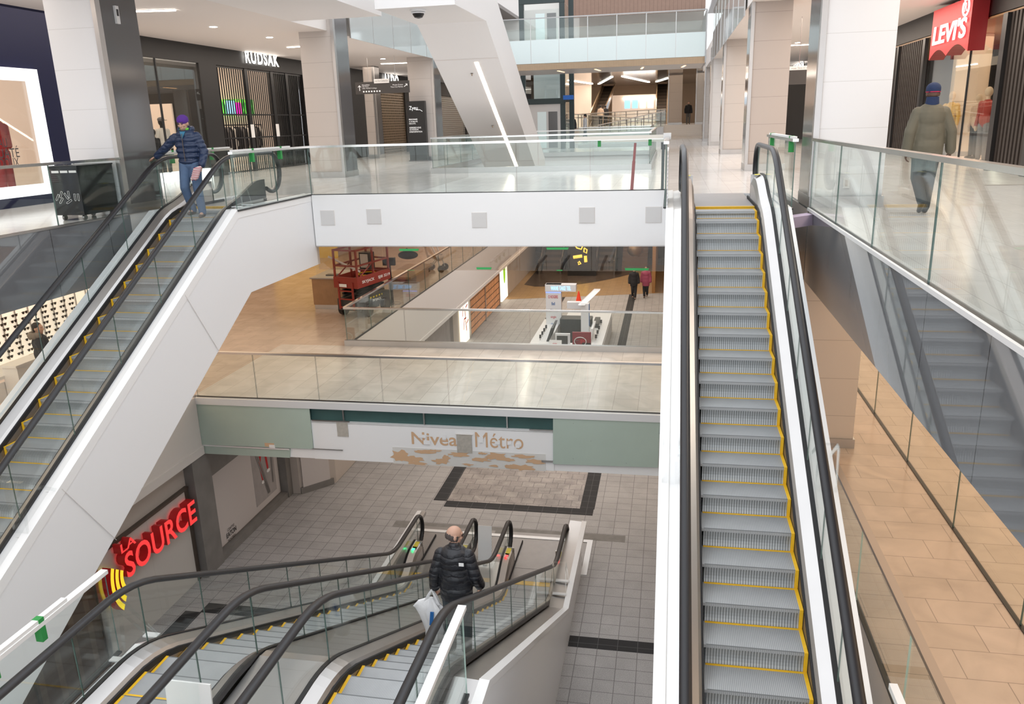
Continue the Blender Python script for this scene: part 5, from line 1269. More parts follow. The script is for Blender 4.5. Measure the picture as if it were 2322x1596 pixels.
MB().box(-5.0, -3.5, 37.2, 38.0, B, B+1.35).build('back_cabinet', M['liftdk'], t); MB().box(-3.4, -3.15, 37.0, 38.4, B, B+1.2).build('back_cabinet', M['liftdk'], t)
t = thing('kiosk_tower', 'white kiosk tower listing phone carriers under a blue lettered crossbar', 'sign', (-5.4, 37.8, B))
ta = P(1237, 645, y=37.6); tb = P(1306, 661, y=37.6); tc = P(1272, 661, y=37.6)
MB().box(ta.x, tc.x, 37.6, 37.95, B+1.0, ta.z).build('tower', M['kwhite'], t); MB().box(ta.x-.02, tb.x, 37.55, 38.0, tb.z, ta.z).build('crossbar', M['kwhite'], t)
M['ledblue'] = emat('led_blue_lettering', (.30, .62, .98), 1.2)
h_ = ta.z-tb.z
text('lettering', 'WAVE TAKE TEL', (ta.x+.26, 37.54, tb.z+h_*.2), X, Z, tb.x-ta.x-.5, h_*.6, 'ledblue', t, bold=.01)
for s, x in (('((', ta.x+.04), ('))', tb.x-.2)): text('wave_mark', s, (x, 37.54, tb.z+h_*.25), X, Z, .15, h_*.5, 'paperwhite', t)
MB().box(ta.x, tc.x, 37.59, 37.6, tb.z-.08, tb.z-.03).build('blue_line', M['ledline'] if 'ledline' in M else M.setdefault('ledline', emat('blue_line', (.25, .35, .95), .9)), t)
M['lg_red'] = mat('logo_red', (.62, .02, .04), .5); M['lg_blue'] = mat('logo_blue', (.02, .14, .42), .5); M['lg_dk'] = mat('logo_dark', (.06, .04, .07), .5); M['lg_teal'] = mat('logo_teal', (.06, .42, .52), .5)
tw = tc.x-ta.x
for k, (s, m_, f0_, f1_) in enumerate((('O ROGERS', 'lg_red', .17, .80), ('Bell', 'lg_blue', .38, .60), ('fido', 'lg_dk', .30, .54), ('virgin', 'lg_red', .30, .66), ('chatr', 'lg_blue', .30, .68), ('koodo', 'lg_teal', .30, .68))):
    text('lettering', s, (ta.x+tw*f0_, 37.59, tb.z-.34-k*.34), X, Z, tw*(f1_-f0_), .15, m_, t, bold=.01)
MB().box(ta.x+tw*.58, ta.x+tw*.66, 37.585, 37.59, tb.z-.34-.68, tb.z-.34-.56).build('yellow_mark', M['yellowpl'], t)
t = thing('kiosk_tower', 'narrow white kiosk post with blue edge and slanted white arm', 'sign', (-4.0, 35.8, B))
MB().box(-3.78, -3.42, 35.3, 35.6, B+1.0, B+2.55).build('post', M['kwhite'], t); MB().obox((-3.9, 35.2, B+2.5), (.3, 0, 0), (0, .4, 0), (.55, 1.6, .35)).build('arm', M['kwhite'], t); MB().box(-3.42, -3.41, 35.3, 35.6, B+1.5, B+2.5).build('colour_strip', M['lg_blue'], t)
MB().box(-4.5, -3.6, 36.0, 36.3, B+2.15, B+2.45).build('crossbar', M['kwhite'], t)
t = thing('counter_sign', 'dark red square sign with round white logo on the kiosk counter', 'sign', (-4.1, 33.5, B+1.0))
pa = P(1298, 788, y=33.4); pb = P(1340, 754, y=33.4)
MB().box(pa.x, pb.x, 33.4, 33.5, B+1.0, pb.z).build('panel', M['lg_dkred'] if 'lg_dkred' in M else M.setdefault('lg_dkred', mat('dark_red_panel', (.26, .025, .035), .35)), t)
cx_ = (pa.x+pb.x)/2+.02; cz_ = (B+1+pb.z)/2-.05
MB().tube([(cx_-.08+.26*cos(a*pi/10), 33.39, cz_+.19*sin(a*pi/10)) for a in range(20)], .02, 5, closed=True).build('logo_ring', M['paperwhite'], t)
text('lettering', 'virgin', (cx_-.27, 33.39, cz_-.07), X, Z, .40, .2, 'lg_red', t, bold=.02); MB().box(cx_+.0, cx_+.38, 33.385, 33.395, cz_-.15, cz_-.06).build('tag', M['black'], t)
MB().lathe([(.11, 0), (.11, .01)], (pa.x+.22, 33.38, pb.z-.35)).build('round_knob', M['steel'], t)
t = thing('counter_sign', 'small white card with red logo on the left of the kiosk counter', 'sign', (-5.4, 33.6, B+1.0))
MB().obox((-5.0, 33.55, B+1.0), (.55, 0, 0), (0, .02, 0), (0, .08, .28)).build('card', M['paperwhite'], t); text('lettering', 'virgin', (-4.85, 33.545, B+1.08), X, Z, .2, .1, 'lg_red', t, bold=.02)
t = thing('display_screen', 'dark framed screen standing on the near kiosk counter', 'screen', (-4.6, 33.7, B+1.0))
MB().box(-4.75, -4.1, 33.75, 33.85, B+1.0, B+1.55).build('bezel', M['kwhite'], t); MB().box(-4.68, -4.2, 33.74, 33.75, B+1.08, B+1.45).build('glass', M['liftdk'], t)
for k, (x, y) in enumerate(((-5.6, 34.6), (-5.6, 35.2), (-5.6, 35.8), (-5.6, 36.4), (-3.1, 34.8), (-3.1, 35.6), (-3.1, 36.4), (-3.1, 37.6))):
    t = thing('phone', 'small dark phone on a stand on the kiosk counter, '+('left' if x < -4 else 'right')+' side, '+('nearest', 'second', 'third', 'farthest')[k % 4], 'phone', (x, y, B+1), 'demo phones on the kiosk')
    MB().obox((x, y, B+1.08), (.09, .02, 0), (-.004, .012, 0), (0, .05, .16)).build('phone', M['black'], t); MB().cyl((x+.04, y+.03, B+1), (x+.04, y+.03, B+1.1), .02, n=8).build('stand', M['steel'], t)
for k, x in enumerate((-5.25, -3.35)):
    t = thing('kiosk_screen', 'tilted '+('dark screen at the left inner edge', 'pale screen at the right inner edge')[k]+' of the kiosk', 'screen', (x, 35.3, B+1))
    MB().obox((x, 34.4, B+1.0), (.10, 0, 0), (0, 1.5, 0), (.22 if k == 0 else .1, 0, .62)).build('panel', M['liftdk' if k == 0 else 'kwhite'], t); MB().box(x, x+.1, 34.4, 35.9, B+.98, B+1.02).build('base', M['steel'], t)
t = thing('traffic_cone', 'orange-red traffic cone on a pale block behind the kiosk', 'cone', (-4.62, 42, B+1))
cc = P(1312, 686, y=42.5)
MB().box(cc.x-.26, cc.x+.26, 42.3, 42.8, B, cc.z).build('block', M['soffit'], t)
MB().lathe([(.25, 0), (.25, .03), (.16, .04), (.03, .62), (.0, .63)], (cc.x, 42.55, cc.z)).build('cone', M['cone'] if 'cone' in M else M.setdefault('cone', mat('cone_red', (.80, .06, .02), .5, emit=(.8, .05, .02), estr=.15)), t)
# metro left shops behind
wx = -9.83
M['backlit'] = mat('backlit_banner', (.95, .86, .72), .5, emit=(1, .88, .70), estr=1.0)
t = thing('banner', 'tall back-lit white banner with red strokes beside the kiosk', 'banner', (wx, 37.5, B))
a = P(1022, 690, x=wx+.1); b = P(1046, 690, x=wx+.1); zt_ = P(1032, 672, x=wx+.1).z
MB().box(wx, wx+.1, 36.6, 38.1, B+.05, -6.45).build('panel', M['backlit'], t)
mb = None
for k, (y, z, l, a_) in enumerate(((37.0, -7.3, .5, 1.3), (37.4, -7.5, .6, 1.8), (37.7, -7.2, .4, .2), (37.1, -8.0, .5, 1.2), (37.5, -8.1, .6, 1.9), (37.8, -8.0, .4, .3), (37.3, -7.75, .4, 0))):
    MB().obox((wx+.105, y-l/2*cos(a_), z-l/2*sin(a_)), (0, l*cos(a_), l*sin(a_)), (0, -.07*sin(a_), .07*cos(a_)), (.006, 0, 0)).build('red_stroke', M['lg_red'], t)
t = thing('banner', 'tall back-lit banner with bright green figure farther along the metro wall', 'banner', (wx, 47.5, B))
MB().box(wx, wx+.1, 46.4, 48.2, B+.1, -5.9).build('panel', M['backlit'], t); MB().ell((wx+.1, 47.3, -7.2), (.01, .32, .75)).build('green_figure', M['greenfig'] if 'greenfig' in M else M.setdefault('greenfig', mat('lime_figure', (.25, .55, .02), .5, emit=(.25, .55, .02), estr=.5)), t)
t = thing('shop_sign', 'white glowing slanting shop letters on the metro wall below the sloping beam', 'sign', (wx+.1, 42, -6.6))
text('lettering', 'La Vie en Rose', (wx+.12, 39.4, -6.75), Y, Z, 5.6, .42, ['sign', 'black'], t, ext=.05, bold=.01)
struct('wall_left', MB().box(wx, wx+.06, 38.3, 46.2, -6.95, -6.2), ['darkwall'])
t = thing('lit_shop_front', 'warm lit shop front with shelves of goods under the glowing letters', 'shop front', (wx, 42, B))
M['goods'] = mat('mixed_goods', (.42, .20, .10), .6, noise=.6, nscale=2.2, emit=(.6, .25, .1), estr=.2)
MB().box(wx, wx+.05, 38.5, 45.8, B+.1, -6.95).build('goods', M['goods'], t)
for yy in (38.4, 42, 45.8): MB().box(wx, wx+.10, yy, yy+.12, B, -6.96).build('post', M['steel'], t)
for k in range(5): MB().box(wx+.05, wx+.07, 38.5, 45.8, B+.4+k*.36, B+.43+k*.36).build('shelf', M['bronzefr'], t)
t = thing('wall_mirror_door', 'grey framed glass shop door at the near end of the metro wall', 'door', (wx, 33, B))
MB().box(wx, wx+.06, 30.5, 35.2, B, -6.35).build('frame', M['pillar_stone'], t); MB().box(wx+.06, wx+.07, 30.9, 34.6, B+.1, -6.6).build('leaf', M['poster_grey'], t)
# far end of metro hall
M['dkstone2'] = mat('dark_end_wall', (.06, .05, .045), .4, noise=.2, nscale=1)
struct('wall_far', MB().box(-9.4, 4, 63, 63.2, B, -5.5), ['dkstone2'])
M['warmdk'] = mat('amber_side_wall', (.42, .22, .08), .5)
struct('wall_right', MB().box(-.9, -.7, 50, 66, B, -5.5), ['warmdk'])
def far_esc(label, x0, x1):
    t = thing('escalator', label, 'escalator', ((x0+x1)/2, 57, B))
    MB().prism([(x0, 57, B), (x1, 57, B), (x1, 62.5, B+3.2), (x0, 62.5, B+3.2)], (0, 0, .05)).build('steps', M['escdark'], t)
    for xx in (x0-.12, x1): MB().prism([(xx, 56, B), (xx, 56, B+1.0), (xx, 57, B+1.05), (xx, 62.5, B+4.2), (xx, 62.5, B+3.0)], (.12, 0, 0)).build('balustrade', M['gold2'] if 'gold2' in M else M.setdefault('gold2', mat('dark_glass_side', (.10, .085, .07), .25)), t); MB().tube([(xx+.06, 56, B+1.02), (xx+.06, 57, B+1.1), (xx+.06, 62.5, B+4.25)], .06, 6).build('handrail', M['steel_dk'], t)
far_esc('dim escalator at the back of the metro hall, left of the two', -8.9, -7.5); far_esc('dim escalator at the back of the metro hall, middle', -4.9, -3.7)
M['ambersign'] = emat('amber_lettering', (.95, .60, .08), 1.2); M['blkglass'] = mat('black_glass_panel', (.02, .018, .016), .1)
t = thing('metro_map', 'black panel with amber map lines at the back of the metro hall', 'sign', (-6.2, 55.5, B+1))
pa = P(1287, 606, y=55.5); pb = P(1352, 560, y=55.5)
MB().box(pa.x, pb.x, 55.5, 55.6, B, pb.z+1).build('panel', M['blkglass'], t)
def seg(*uv): return [P(u, v, y=55.48) for u, v in uv]
for q in (seg((1300, 552), (1308, 562), (1318, 565), (1322, 556)), seg((1325, 562), (1331, 566), (1330, 574), (1324, 571), (1325, 562)), seg((1300, 583), (1320, 580)), seg((1313, 592), (1317, 598), (1312, 600), (1311, 594)), seg((1327, 580), (1328, 594))): MB().tube(q, .05 if len(q) > 2 else .12, 5).build('map_line', M['ambersign'], t)
t = thing('round_lamp', 'dark rounded art form hanging at the back right of the metro hall', 'ornament', (-2.2, 57, B+2)); pc = P(1440, 566, y=57)
MB().ell((pc.x, 57, pc.z), (.55, .4, .5)).build('shell', M['bronze'], t, smooth=True); MB().cyl((pc.x, 57, pc.z+.4), (pc.x, 57, -5.6), .02, n=5).build('rod', M['black'], t)
t = thing('stairs', 'dim staircase beside the metro hall escalator', 'stairs', (-2.6, 60, B))
for k in range(9): MB().box(-3.2, -1.4, 57.5+k*.4, 61.5, B+k*.28, B+(k+1)*.28).build('step', M['warmst'] if 'warmst' in M else M.setdefault('warmst', mat('brown_step', (.20, .12, .075), .5)), t)
t = thing('golden_column', 'pale gold round column between the dim metro escalators', 'column', (-6.6, 58, B)); 
MB().cyl((-6.6, 58, B), (-6.6, 58, -5.6), .42, n=20).build('shaft', M['goldcol'] if 'goldcol' in M else M.setdefault('goldcol', mat('gold_column', (.62, .52, .22), .3, .3)), t, smooth=True); MB().cyl((-6.6, 58, B), (-6.6, 58, B+.3), .46, n=20).build('base', M['dkstone2'], t)

p = P(1487, 588, x=-.92); t = thing('wall_speaker', 'dark rectangular box on the brown wall at the right of the metro hall', 'speaker', p)
MB().box(-1.05, -.90, p.y-.5, p.y+.5, p.z-.45, p.z+.45).build('case', M['black'], t); MB().box(-1.06, -1.05, p.y-.4, p.y+.4, p.z-.35, p.z+.35).build('grille', M['liftdk'], t)
# ------------------------------------------------------------------ people
def fuse(name, mb, mats, parent, vox, smooth=3, mfun=None):
    """one continuous skin over overlapping closed shapes"""
    me = bpy.data.meshes.new(name); me.from_pydata(mb.v, [], mb.f); ob = bpy.data.objects.new(name, me); C.objects.link(ob)
    b = bmesh.new(); b.from_mesh(me); bmesh.ops.recalc_face_normals(b, faces=b.faces); b.to_mesh(me); b.free()
    r = ob.modifiers.new('r', 'REMESH'); r.mode = 'VOXEL'; r.voxel_size = vox; r.use_smooth_shade = True
    if smooth: q = ob.modifiers.new('s', 'SMOOTH'); q.iterations = smooth; q.factor = .5
    bpy.context.view_layer.update()
    m2 = bpy.data.meshes.new_from_object(ob.evaluated_get(bpy.context.evaluated_depsgraph_get()))
    bpy.data.objects.remove(ob); bpy.data.meshes.remove(me); m2.name = name
    mats = mats if isinstance(mats, (list, tuple)) else [mats]
    m2.materials.clear()
    for q in mats: m2.materials.append(q)
    m2.polygons.foreach_set('use_smooth', [True]*len(m2.polygons))
    m2.polygons.foreach_set('material_index', [0 if mfun is None else mfun(p.center) for p in m2.polygons])
    o = bpy.data.objects.new(name, m2); C.objects.link(o); o.parent = parent
    return o
def hand(mb, w, fd, pn, side, curl=.5, s=1.):
    """palm, four unequal bent fingers and a thumb; w wrist, fd finger direction, pn palm normal (towards what it holds)"""
    w = Vector(w); fd = Vector(fd).normalized(); pn = Vector(pn); pn = (pn-fd*pn.dot(fd)).normalized(); ac = fd.cross(pn)*side
    mb.caps(w, .024*s, w+fd*.03*s, .026*s)
    for k in (-1.2, -.4, .4, 1.2): mb.caps(w+fd*.02*s+ac*(k*.013*s), .016*s, w+fd*.085*s+ac*(k*.019*s), .013*s, 8)
    for k, L in ((-1.5, .058), (-.5, .074), (.5, .080), (1.5, .070)):
        a = w+fd*.088*s+ac*(k*.0205*s); d1 = (fd*cos(curl*.9)+pn*sin(curl*.9)+ac*(k*.06)).normalized(); b = a+d1*(L*.52*s)
        d2 = (fd*cos(curl*2.2)+pn*sin(curl*2.2)).normalized(); c = b+d2*(L*.5*s)
        mb.caps(a, .0098*s, b, .009*s, 7); mb.caps(b, .009*s, c, .0078*s, 7)
    a = w+fd*.03*s+ac*(.026*s); b = a+(fd*.6+ac*.7+pn*.25).normalized()*.045*s; c = b+(fd*.85+ac*.1+pn*.5).normalized()*.034*s
    mb.caps(a, .014*s, b, .0115*s, 7); mb.caps(b, .0115*s, c, .009*s, 7)
DEF = dict(pel=(0, 0, .95), chest=(0, 0, 1.30), neck=(0, .01, 1.47), head=(0, -.01, 1.625),
           shR=(-.185, 0, 1.415), shL=(.185, 0, 1.415), elR=(-.25, .02, 1.13), elL=(.25, .02, 1.13), wrR=(-.26, -.05, .88), wrL=(.26, -.05, .88),
           hipR=(-.09, 0, .93), hipL=(.09, 0, .93), knR=(-.10, -.02, .51), knL=(.10, -.02, .51), anR=(-.10, .02, .09), anL=(.10, .02, .09), yaw=0, pitch=0, fdR=(0, -.2, -1), fdL=(0, -.2, -1), pnR=(1, 0, 0), pnL=(-1, 0, 0), curlR=.5, curlL=.5, toeR=(0, -1, 0), toeL=(0, -1, 0))
def person(label, loc, rz, s, skin='skin', top='garm_dark', legs='garm_dark', shoes='black', vox=.011, puffer=False, long=0., hood=False, hat=None, hair=None, bald=False, collar=None, face=True, glasses=False, beard=None, pose=None, group=None, bulk=1.0, eyes=True):
    p = {k: (Vector(v) if isinstance(v, tuple) else v) for k, v in {**DEF, **(pose or {})}.items()}
    root = thing('person', label, 'person', loc, group, rz); root.scale = (s, s, s)
    hr_ = Matrix.Rotation(p['yaw'], 3, 'Z') @ Matrix.Rotation(p['pitch'], 3, 'X'); hc = p['head']
    def hp(x, y, z): return hc+hr_ @ Vector((x, y, z))
    mb = MB()
    mb.ell(hp(0, .012, .025), (.078, .097, .098), 16, 12, rot=hr_); mb.ell(hp(0, -.022, -.035), (.062, .070, .085), 14, 10, rot=hr_); mb.ell(hp(0, -.055, -.088), (.032, .030, .028), 10, 8, rot=hr_)
    mb.caps(hp(0, -.088, .018), .011, hp(0, -.108, -.018), .0155, 8); mb.ell(hp(0, -.098, -.022), (.019, .014, .011), 8, 6, rot=hr_)
    mb.ell(hp(0, -.082, .040), (.052, .018, .010), 10, 6, rot=hr_); mb.ell(hp(0, -.084, -.052), (.025, .012, .007), 8, 6, rot=hr_); mb.ell(hp(0, -.082, -.063), (.022, .012, .008), 8, 6, rot=hr_)
    for q in (-1, 1):
        mb.ell(hp(q*.079, .015, -.005), (.012, .022, .034), 8, 8, rot=hr_); mb.ell(hp(q*.045, -.068, -.01), (.022, .02, .022), 8, 6, rot=hr_)
    mb.caps(hc+Vector((0, .02, -.06)), .055, p['neck'], .060, 12)
    mb.ell(p['chest'], (.15, .09, .19), 14, 10); mb.ell(p['pel'], (.14, .095, .12), 14, 10); mb.caps(p['chest'], .11, p['pel'], .12, 12)
    for q in 'RL':
        mb.caps(p['neck']-Vector((0, 0, .04)), .05, p['sh'+q], .055, 10); mb.caps(p['sh'+q], .052, p['el'+q], .040, 10); mb.caps(p['el'+q], .040, p['wr'+q], .026, 10)
        mb.caps(p['hip'+q], .085, p['kn'+q], .058, 12); mb.caps(p['kn'+q], .056, p['an'+q], .036, 12); mb.caps(p['an'+q], .036, p['an'+q]+p['toe'+q]*.12-Vector((0, 0, .05)), .03, 8)
        hand(mb, p['wr'+q], p['fd'+q], p['pn'+q], 1 if q == 'R' else -1, p['curl'+q])
    fuse('body', mb, M[skin], root, vox, 2)
    if eyes:
        mb = MB()
        for q in (-1, 1): mb.ell(hp(q*.032, -.0845, .018), (.012, .008, .006), 8, 6, rot=hr_)
        mb.build('eyes', M['black'], root, local=True, smooth=True)
        mb = MB()
        for q in (-1, 1): mb.caps(hp(q*.018, -.094, .043), .005, hp(q*.052, -.080, .043), .004, 6)
        mb.build('eyebrows', M['hair_dk'], root, local=True, smooth=True)
    # top
    t = MB(); g = .028*bulk; ch = p['chest']; pe = p['pel']; up = (ch-pe).normalized()
    if puffer:
        for k in range(6):
            f = k/5; c = pe.lerp(ch+Vector((0, 0, .10)), f)+Vector((0, 0, .03)); w = (.185, .195, .205, .21, .205, .165)[k]*1.05*bulk
            t.ell(c, (w, w*.74, .092), 18, 10)
        t.caps(pe+Vector((0, 0, .05)), .13, ch, .14, 14)
    else:
        t.ell(ch+Vector((0, 0, .02)), (.185+g*.4, .115+g, .20), 16, 10); t.ell(pe.lerp(ch, .45), (.17+g*.5, .115+g, .2), 16, 10); t.ell(pe+Vector((0, 0, .0-long*.3)), (.185+g*.6, .12+g, .12+long), 16, 10); n0 = len(t.v); t.lathe([(.98, -.13-long), (1.0, -.10-long), (1.0, .05), (.98, .22), (.9, .35)], (0, 0, 0), 20)
        t.v[n0:] = [tuple(pe.lerp(ch, max(0, min(1, z/.35)))+Vector((x*(.18+g*.6), y*(.105+g*.9), min(z, 0)))) for x, y, z in t.v[n0:]]
    for q in 'RL':
        a, b, c = p['sh'+q], p['el'+q], p['wr'+q]
        gs = .016+(g-.028)*.35; t.caps(p['neck']-Vector((0, -.01, .085)), .085+gs, a-Vector((0, 0, .045)), .068+gs, 12); t.caps(p['neck']-Vector((0, 0, .05)), .06+gs, a-Vector((0, 0, .02)), .052+gs, 12)
        if puffer:
            for k in range(4): t.ell(a.lerp(b, .15+k*.26), (.067+gs, .067+gs, .062), 12, 8)
            for k in range(4): t.ell(b.lerp(c, .1+k*.24), (.064+gs-.004*k,)*2+(.055,), 12, 8)
        t.caps(a-Vector((0, 0, .02)), .060+gs, b, .055+gs, 12); t.caps(b, .055+gs, c-(c-b).normalized()*.02, .048+gs, 12)
    t.caps(p['neck']-Vector((0, -.005, .03)), .078, p['neck']+Vector((0, .0, .03)), .076, 12)
    fuse('jacket', t, M[top], root, vox*1.1, 2)
    if hood:
        h = MB(); n_ = p['neck']
        for a in range(9): th = radians(-15+a*26.25); h.ell(n_+Vector((.105*cos(th), .03+.105*sin(th), .035+.015*sin(th))), (.045, .045, .055), 10, 8)
        h.ell(n_+Vector((0, .12, .02)), (.11, .06, .09), 12, 8)
        fuse('hood', h, M[top], root, vox*1.1, 2)
    if collar: MB().tube([p['neck']+Vector((.070*cos(a*pi/8), .072*sin(a*pi/8)-.005, .045+.01*(a % 2)*0)) for a in range(16)], .020, 8, closed=True).build('collar', M[collar], root, local=True, smooth=True)
    l = MB(); l.ell(pe-Vector((0, 0, .02)), (.160, .118, .12), 16, 10)
    for q in 'RL': l.caps(p['hip'+q], .106, p['kn'+q], .080, 14); l.caps(p['kn'+q], .080, p['an'+q], .066, 14)
    fuse('trousers', l, M[legs], root, vox*1.1, 2)
    for q in 'RL':
        a = p['an'+q]; d = p['toe'+q].normalized(); f = MB()
        f.caps(a-Vector((0, 0, .03)), .05, a-Vector((0, 0, .045))-d*.03, .042, 10); f.caps(a-Vector((0, 0, .045)), .045, a+d*.135-Vector((0, 0, .056)), .034, 10)
        fuse('shoe', f, M[shoes], root, vox*1.2, 1)
    if hat:
        h = MB(); h.ell(hp(0, .012, .065), (.094, .112, .085), 18, 12, rot=hr_); h.ell(hp(0, .014, .038), (.092, .110, .05), 18, 10, rot=hr_)
        fuse('hat', h, M[hat], root, vox, 2)
    if hair:
        h = MB()
        if bald:
            for a in range(11): th = radians(-20+a*22); h.ell(hp(.074*cos(th), .016+.084*sin(th), -.012+.012*(1 if 2 < a < 8 else 0)), (.014, .020, .044), 10, 8, rot=hr_)
        else: h.ell(hp(0, .030, .050), (.088, .100, .085), 16, 12, rot=hr_); h.ell(hp(0, .055, -.005), (.080, .065, .075), 14, 10, rot=hr_)
        fuse('hair', h, M[hair], root, vox, 1)
    if beard:
        h = MB(); h.ell(hp(0, -.045, -.075), (.055, .050, .040), 12, 8, rot=hr_); fuse('beard', h, M[beard], root, vox, 1)
    if glasses:
        g_ = MB()
        for q in (-1, 1):
            g_.tube([hp(q*.034+.024*cos(a*pi/6), -.100, .016+.018*sin(a*pi/6)) for a in range(12)], .003, 5, closed=True); g_.tube([hp(q*.058, -.100, .02), hp(q*.084, -.03, .02), hp(q*.084, .02, .012)], .003, 5)
        g_.tube([hp(-.01, -.102, .02), hp(.01, -.102, .02)], .003, 5); g_.build('glasses', M['black'], root, local=True)
    return root
M['hair_dk'] = mat('dark_hair', (.018, .014, .012), .6); M['hair_gry'] = mat('greying_hair', (.07, .055, .05), .7, noise=.3, nscale=40)
M['navy_puff'] = mat('navy_puffer', (.018, .035, .085), .45, noise=.12, nscale=6, bump=.25, bscale=22); M['jeans'] = mat('blue_jeans', (.075, .125, .22), .8, noise=.35, nscale=5)
M['purple'] = mat('purple_knit', (.10, .03, .26), .9, bump=.5, bscale=140); M['brownshoe'] = mat('brown_shoe', (.10, .075, .06), .6); M['lime'] = mat('lime_collar', (.18, .62, .05), .7)
M['shirtblue'] = stripes('plaid_shirt', (.05, .25, .40), (.03, .12, .22), 2, 40, .5, .8); M['stub'] = mat('grey_stubble', (.22, .15, .12), .8); M['olive'] = mat('olive_jacket', (.115, .105, .075), .7, noise=.12, nscale=7, bump=.3, bscale=12); M['dkjean'] = mat('dark_slate_trousers', (.06, .075, .085), .8, noise=.3, nscale=6)
M['navycap'] = mat('navy_cap', (.015, .03, .085), .9, bump=.5, bscale=140); M['capred'] = mat('red_cap_band', (.55, .02, .06), .8); M['blkpuff'] = mat('black_puffer', (.012, .013, .018), .38, noise=.2, nscale=8, bump=.3, bscale=16)
def quilt(name, col, dz, rough=.4):
    m, nt, b = nodes(name); b.inputs['Base Color'].default_value = (*col, 1); b.inputs['Roughness'].default_value = rough
    tc = N(nt, 'ShaderNodeTexCoord'); sx = N(nt, 'ShaderNodeSeparateXYZ'); link(nt, tc.outputs['Object'], sx.inputs[0])
    nz = N(nt, 'ShaderNodeTexNoise'); nz.inputs['Scale'].default_value = 9; nz.inputs['Detail'].default_value = 4; link(nt, tc.outputs['Object'], nz.inputs['Vector'])
    a = N(nt, 'ShaderNodeMath', operation='MULTIPLY_ADD'); a.inputs[1].default_value = 1/dz; link(nt, sx.outputs[2], a.inputs[0]); link(nt, nz.outputs['Fac'], a.inputs[2])
    f = N(nt, 'ShaderNodeMath', operation='PINGPONG'); f.inputs[1].default_value = .5; link(nt, a.outputs[0], f.inputs[0])
    p = N(nt, 'ShaderNodeMath', operation='POWER'); p.inputs[1].default_value = .4; link(nt, f.outputs[0], p.inputs[0])
    q = N(nt, 'ShaderNodeMath', operation='MULTIPLY_ADD'); q.inputs[1].default_value = .8; link(nt, nz.outputs['Fac'], q.inputs[0]); link(nt, p.outputs[0], q.inputs[2])
    bp = N(nt, 'ShaderNodeBump'); bp.inputs['Strength'].default_value = .8; bp.inputs['Distance'].default_value = .022
    link(nt, q.outputs[0], bp.inputs['Height']); link(nt, bp.outputs[0], b.inputs['Normal']); return m
M['blkpuff'] = quilt('black_quilted_jacket', (.012, .013, .018), .085, .36); M['navy_puff'] = quilt('navy_quilted_jacket', (.016, .032, .08), .095, .42)
M['bagwhite'] = mat('white_plastic_bag', (.82, .82, .83), .3, bump=.5, bscale=18); M['fur'] = mat('grey_fur', (.22, .19, .16), .9, bump=.8, bscale=90); M['rose'] = mat('rose_coat', (.34, .07, .13), .7); M['stripe'] = stripes('red_white_stripes', (.75, .72, .70), (.35, .05, .07), 2, 28, .5, .8)

# the man in the purple hat, riding down towards us
sA = 1.10; fz = -.105
A = person('man in purple knit hat and navy puffer jacket, hand on the left handrail', (-9.08, 14.42, fz), 0.10, sA, 'skin', 'navy_puff', 'jeans', 'brownshoe', .0085, True, hood=True, hat='purple', collar='lime', beard='stub',
    pose=dict(pitch=.30, yaw=-.10, head=(.0, -.055, 1.605), neck=(0, -.015, 1.47), shR=(-.20, 0, 1.40), elR=(-.44, .05, 1.20), wrR=(-.660, .13, 1.065), fdR=(-.85, .10, -.30), pnR=(-.1, 0, -1), curlR=.25,
              elL=(.27, .03, 1.12), wrL=(.27, -.13, .90), fdL=(-.1, -.5, -.8), pnL=(-1, 0, 0), curlL=1.0, knR=(-.10, -.11, .53), anR=(-.09, .06, .13), knL=(.10, -.04, .50), anL=(.11, .0, .085), toeL=(.1, -1, 0), toeR=(-.1, -1, 0)))
MB().tube([(0, -.155, 1.44), (0, -.170, 1.3), (0, -.168, 1.15), (0, -.160, .98)], .006, 6).build('zip', M['brownshoe'], A, local=True)
MB().prism([(-.05, -.125, 1.475), (.05, -.125, 1.475), (.0, -.172, 1.36)], (0, .02, 0)).build('shirt_front', M['shirtblue'], A, local=True)
t = thing('striped_gloves', 'red, white and dark striped gloves in the hand of the man in purple hat', 'gloves', (-8.79, 14.24, .8))
mb = MB(); gx_, gy_, gz_ = -8.78, 14.22, .80
for k in range(4): mb.caps((gx_-.03*k+.02, gy_-.01*k, gz_+.05-.01*k), .035, (gx_-.05-.035*k, gy_-.03, gz_-.14-.02*(k % 2)), .028, 8)
fuse('knit', mb, M['stripe'], t, .01, 1).location = (0, 0, 0)
for o in t.children:
    for v in o.data.vertices: v.co -= wloc(t)
t2 = A
# walking man on the right
Bm = person('man in olive jacket and navy cap walking away on the right gallery', (3.72, 13.1, 0), pi-.05, 1.06, 'skin_dk', 'olive', 'dkjean', 'black', .009, False, long=.05, hat='navycap', eyes=False, bulk=1.5,
    pose=dict(knR=(-.08, -.05, .52), anR=(-.05, .0, .10), knL=(.08, -.06, .50), anL=(.04, .20, .20), toeL=(0, -.75, -.65), shR=(-.165, 0, 1.40), shL=(.165, 0, 1.40), elR=(-.27, .02, 1.13), wrR=(-.31, -.04, .86), elL=(.25, .05, 1.12), wrL=(.265, .02, .86), toeR=(0, -1, 0)))
hc = DEF['head']; MB().tube([(hc[0]+.089*cos(a*pi/10), hc[1]+.013+.107*sin(a*pi/10), hc[2]+.024) for a in range(20)], .0055, 6, closed=True).build('cap_band', M['capred'], Bm, local=True, smooth=True)
MB().lathe([(.085, -.06), (.088, .02), (.082, .07), (.078, .115)], (0, .010, 1.47)).build('scarf', M['navycap'], Bm, local=True, smooth=True)
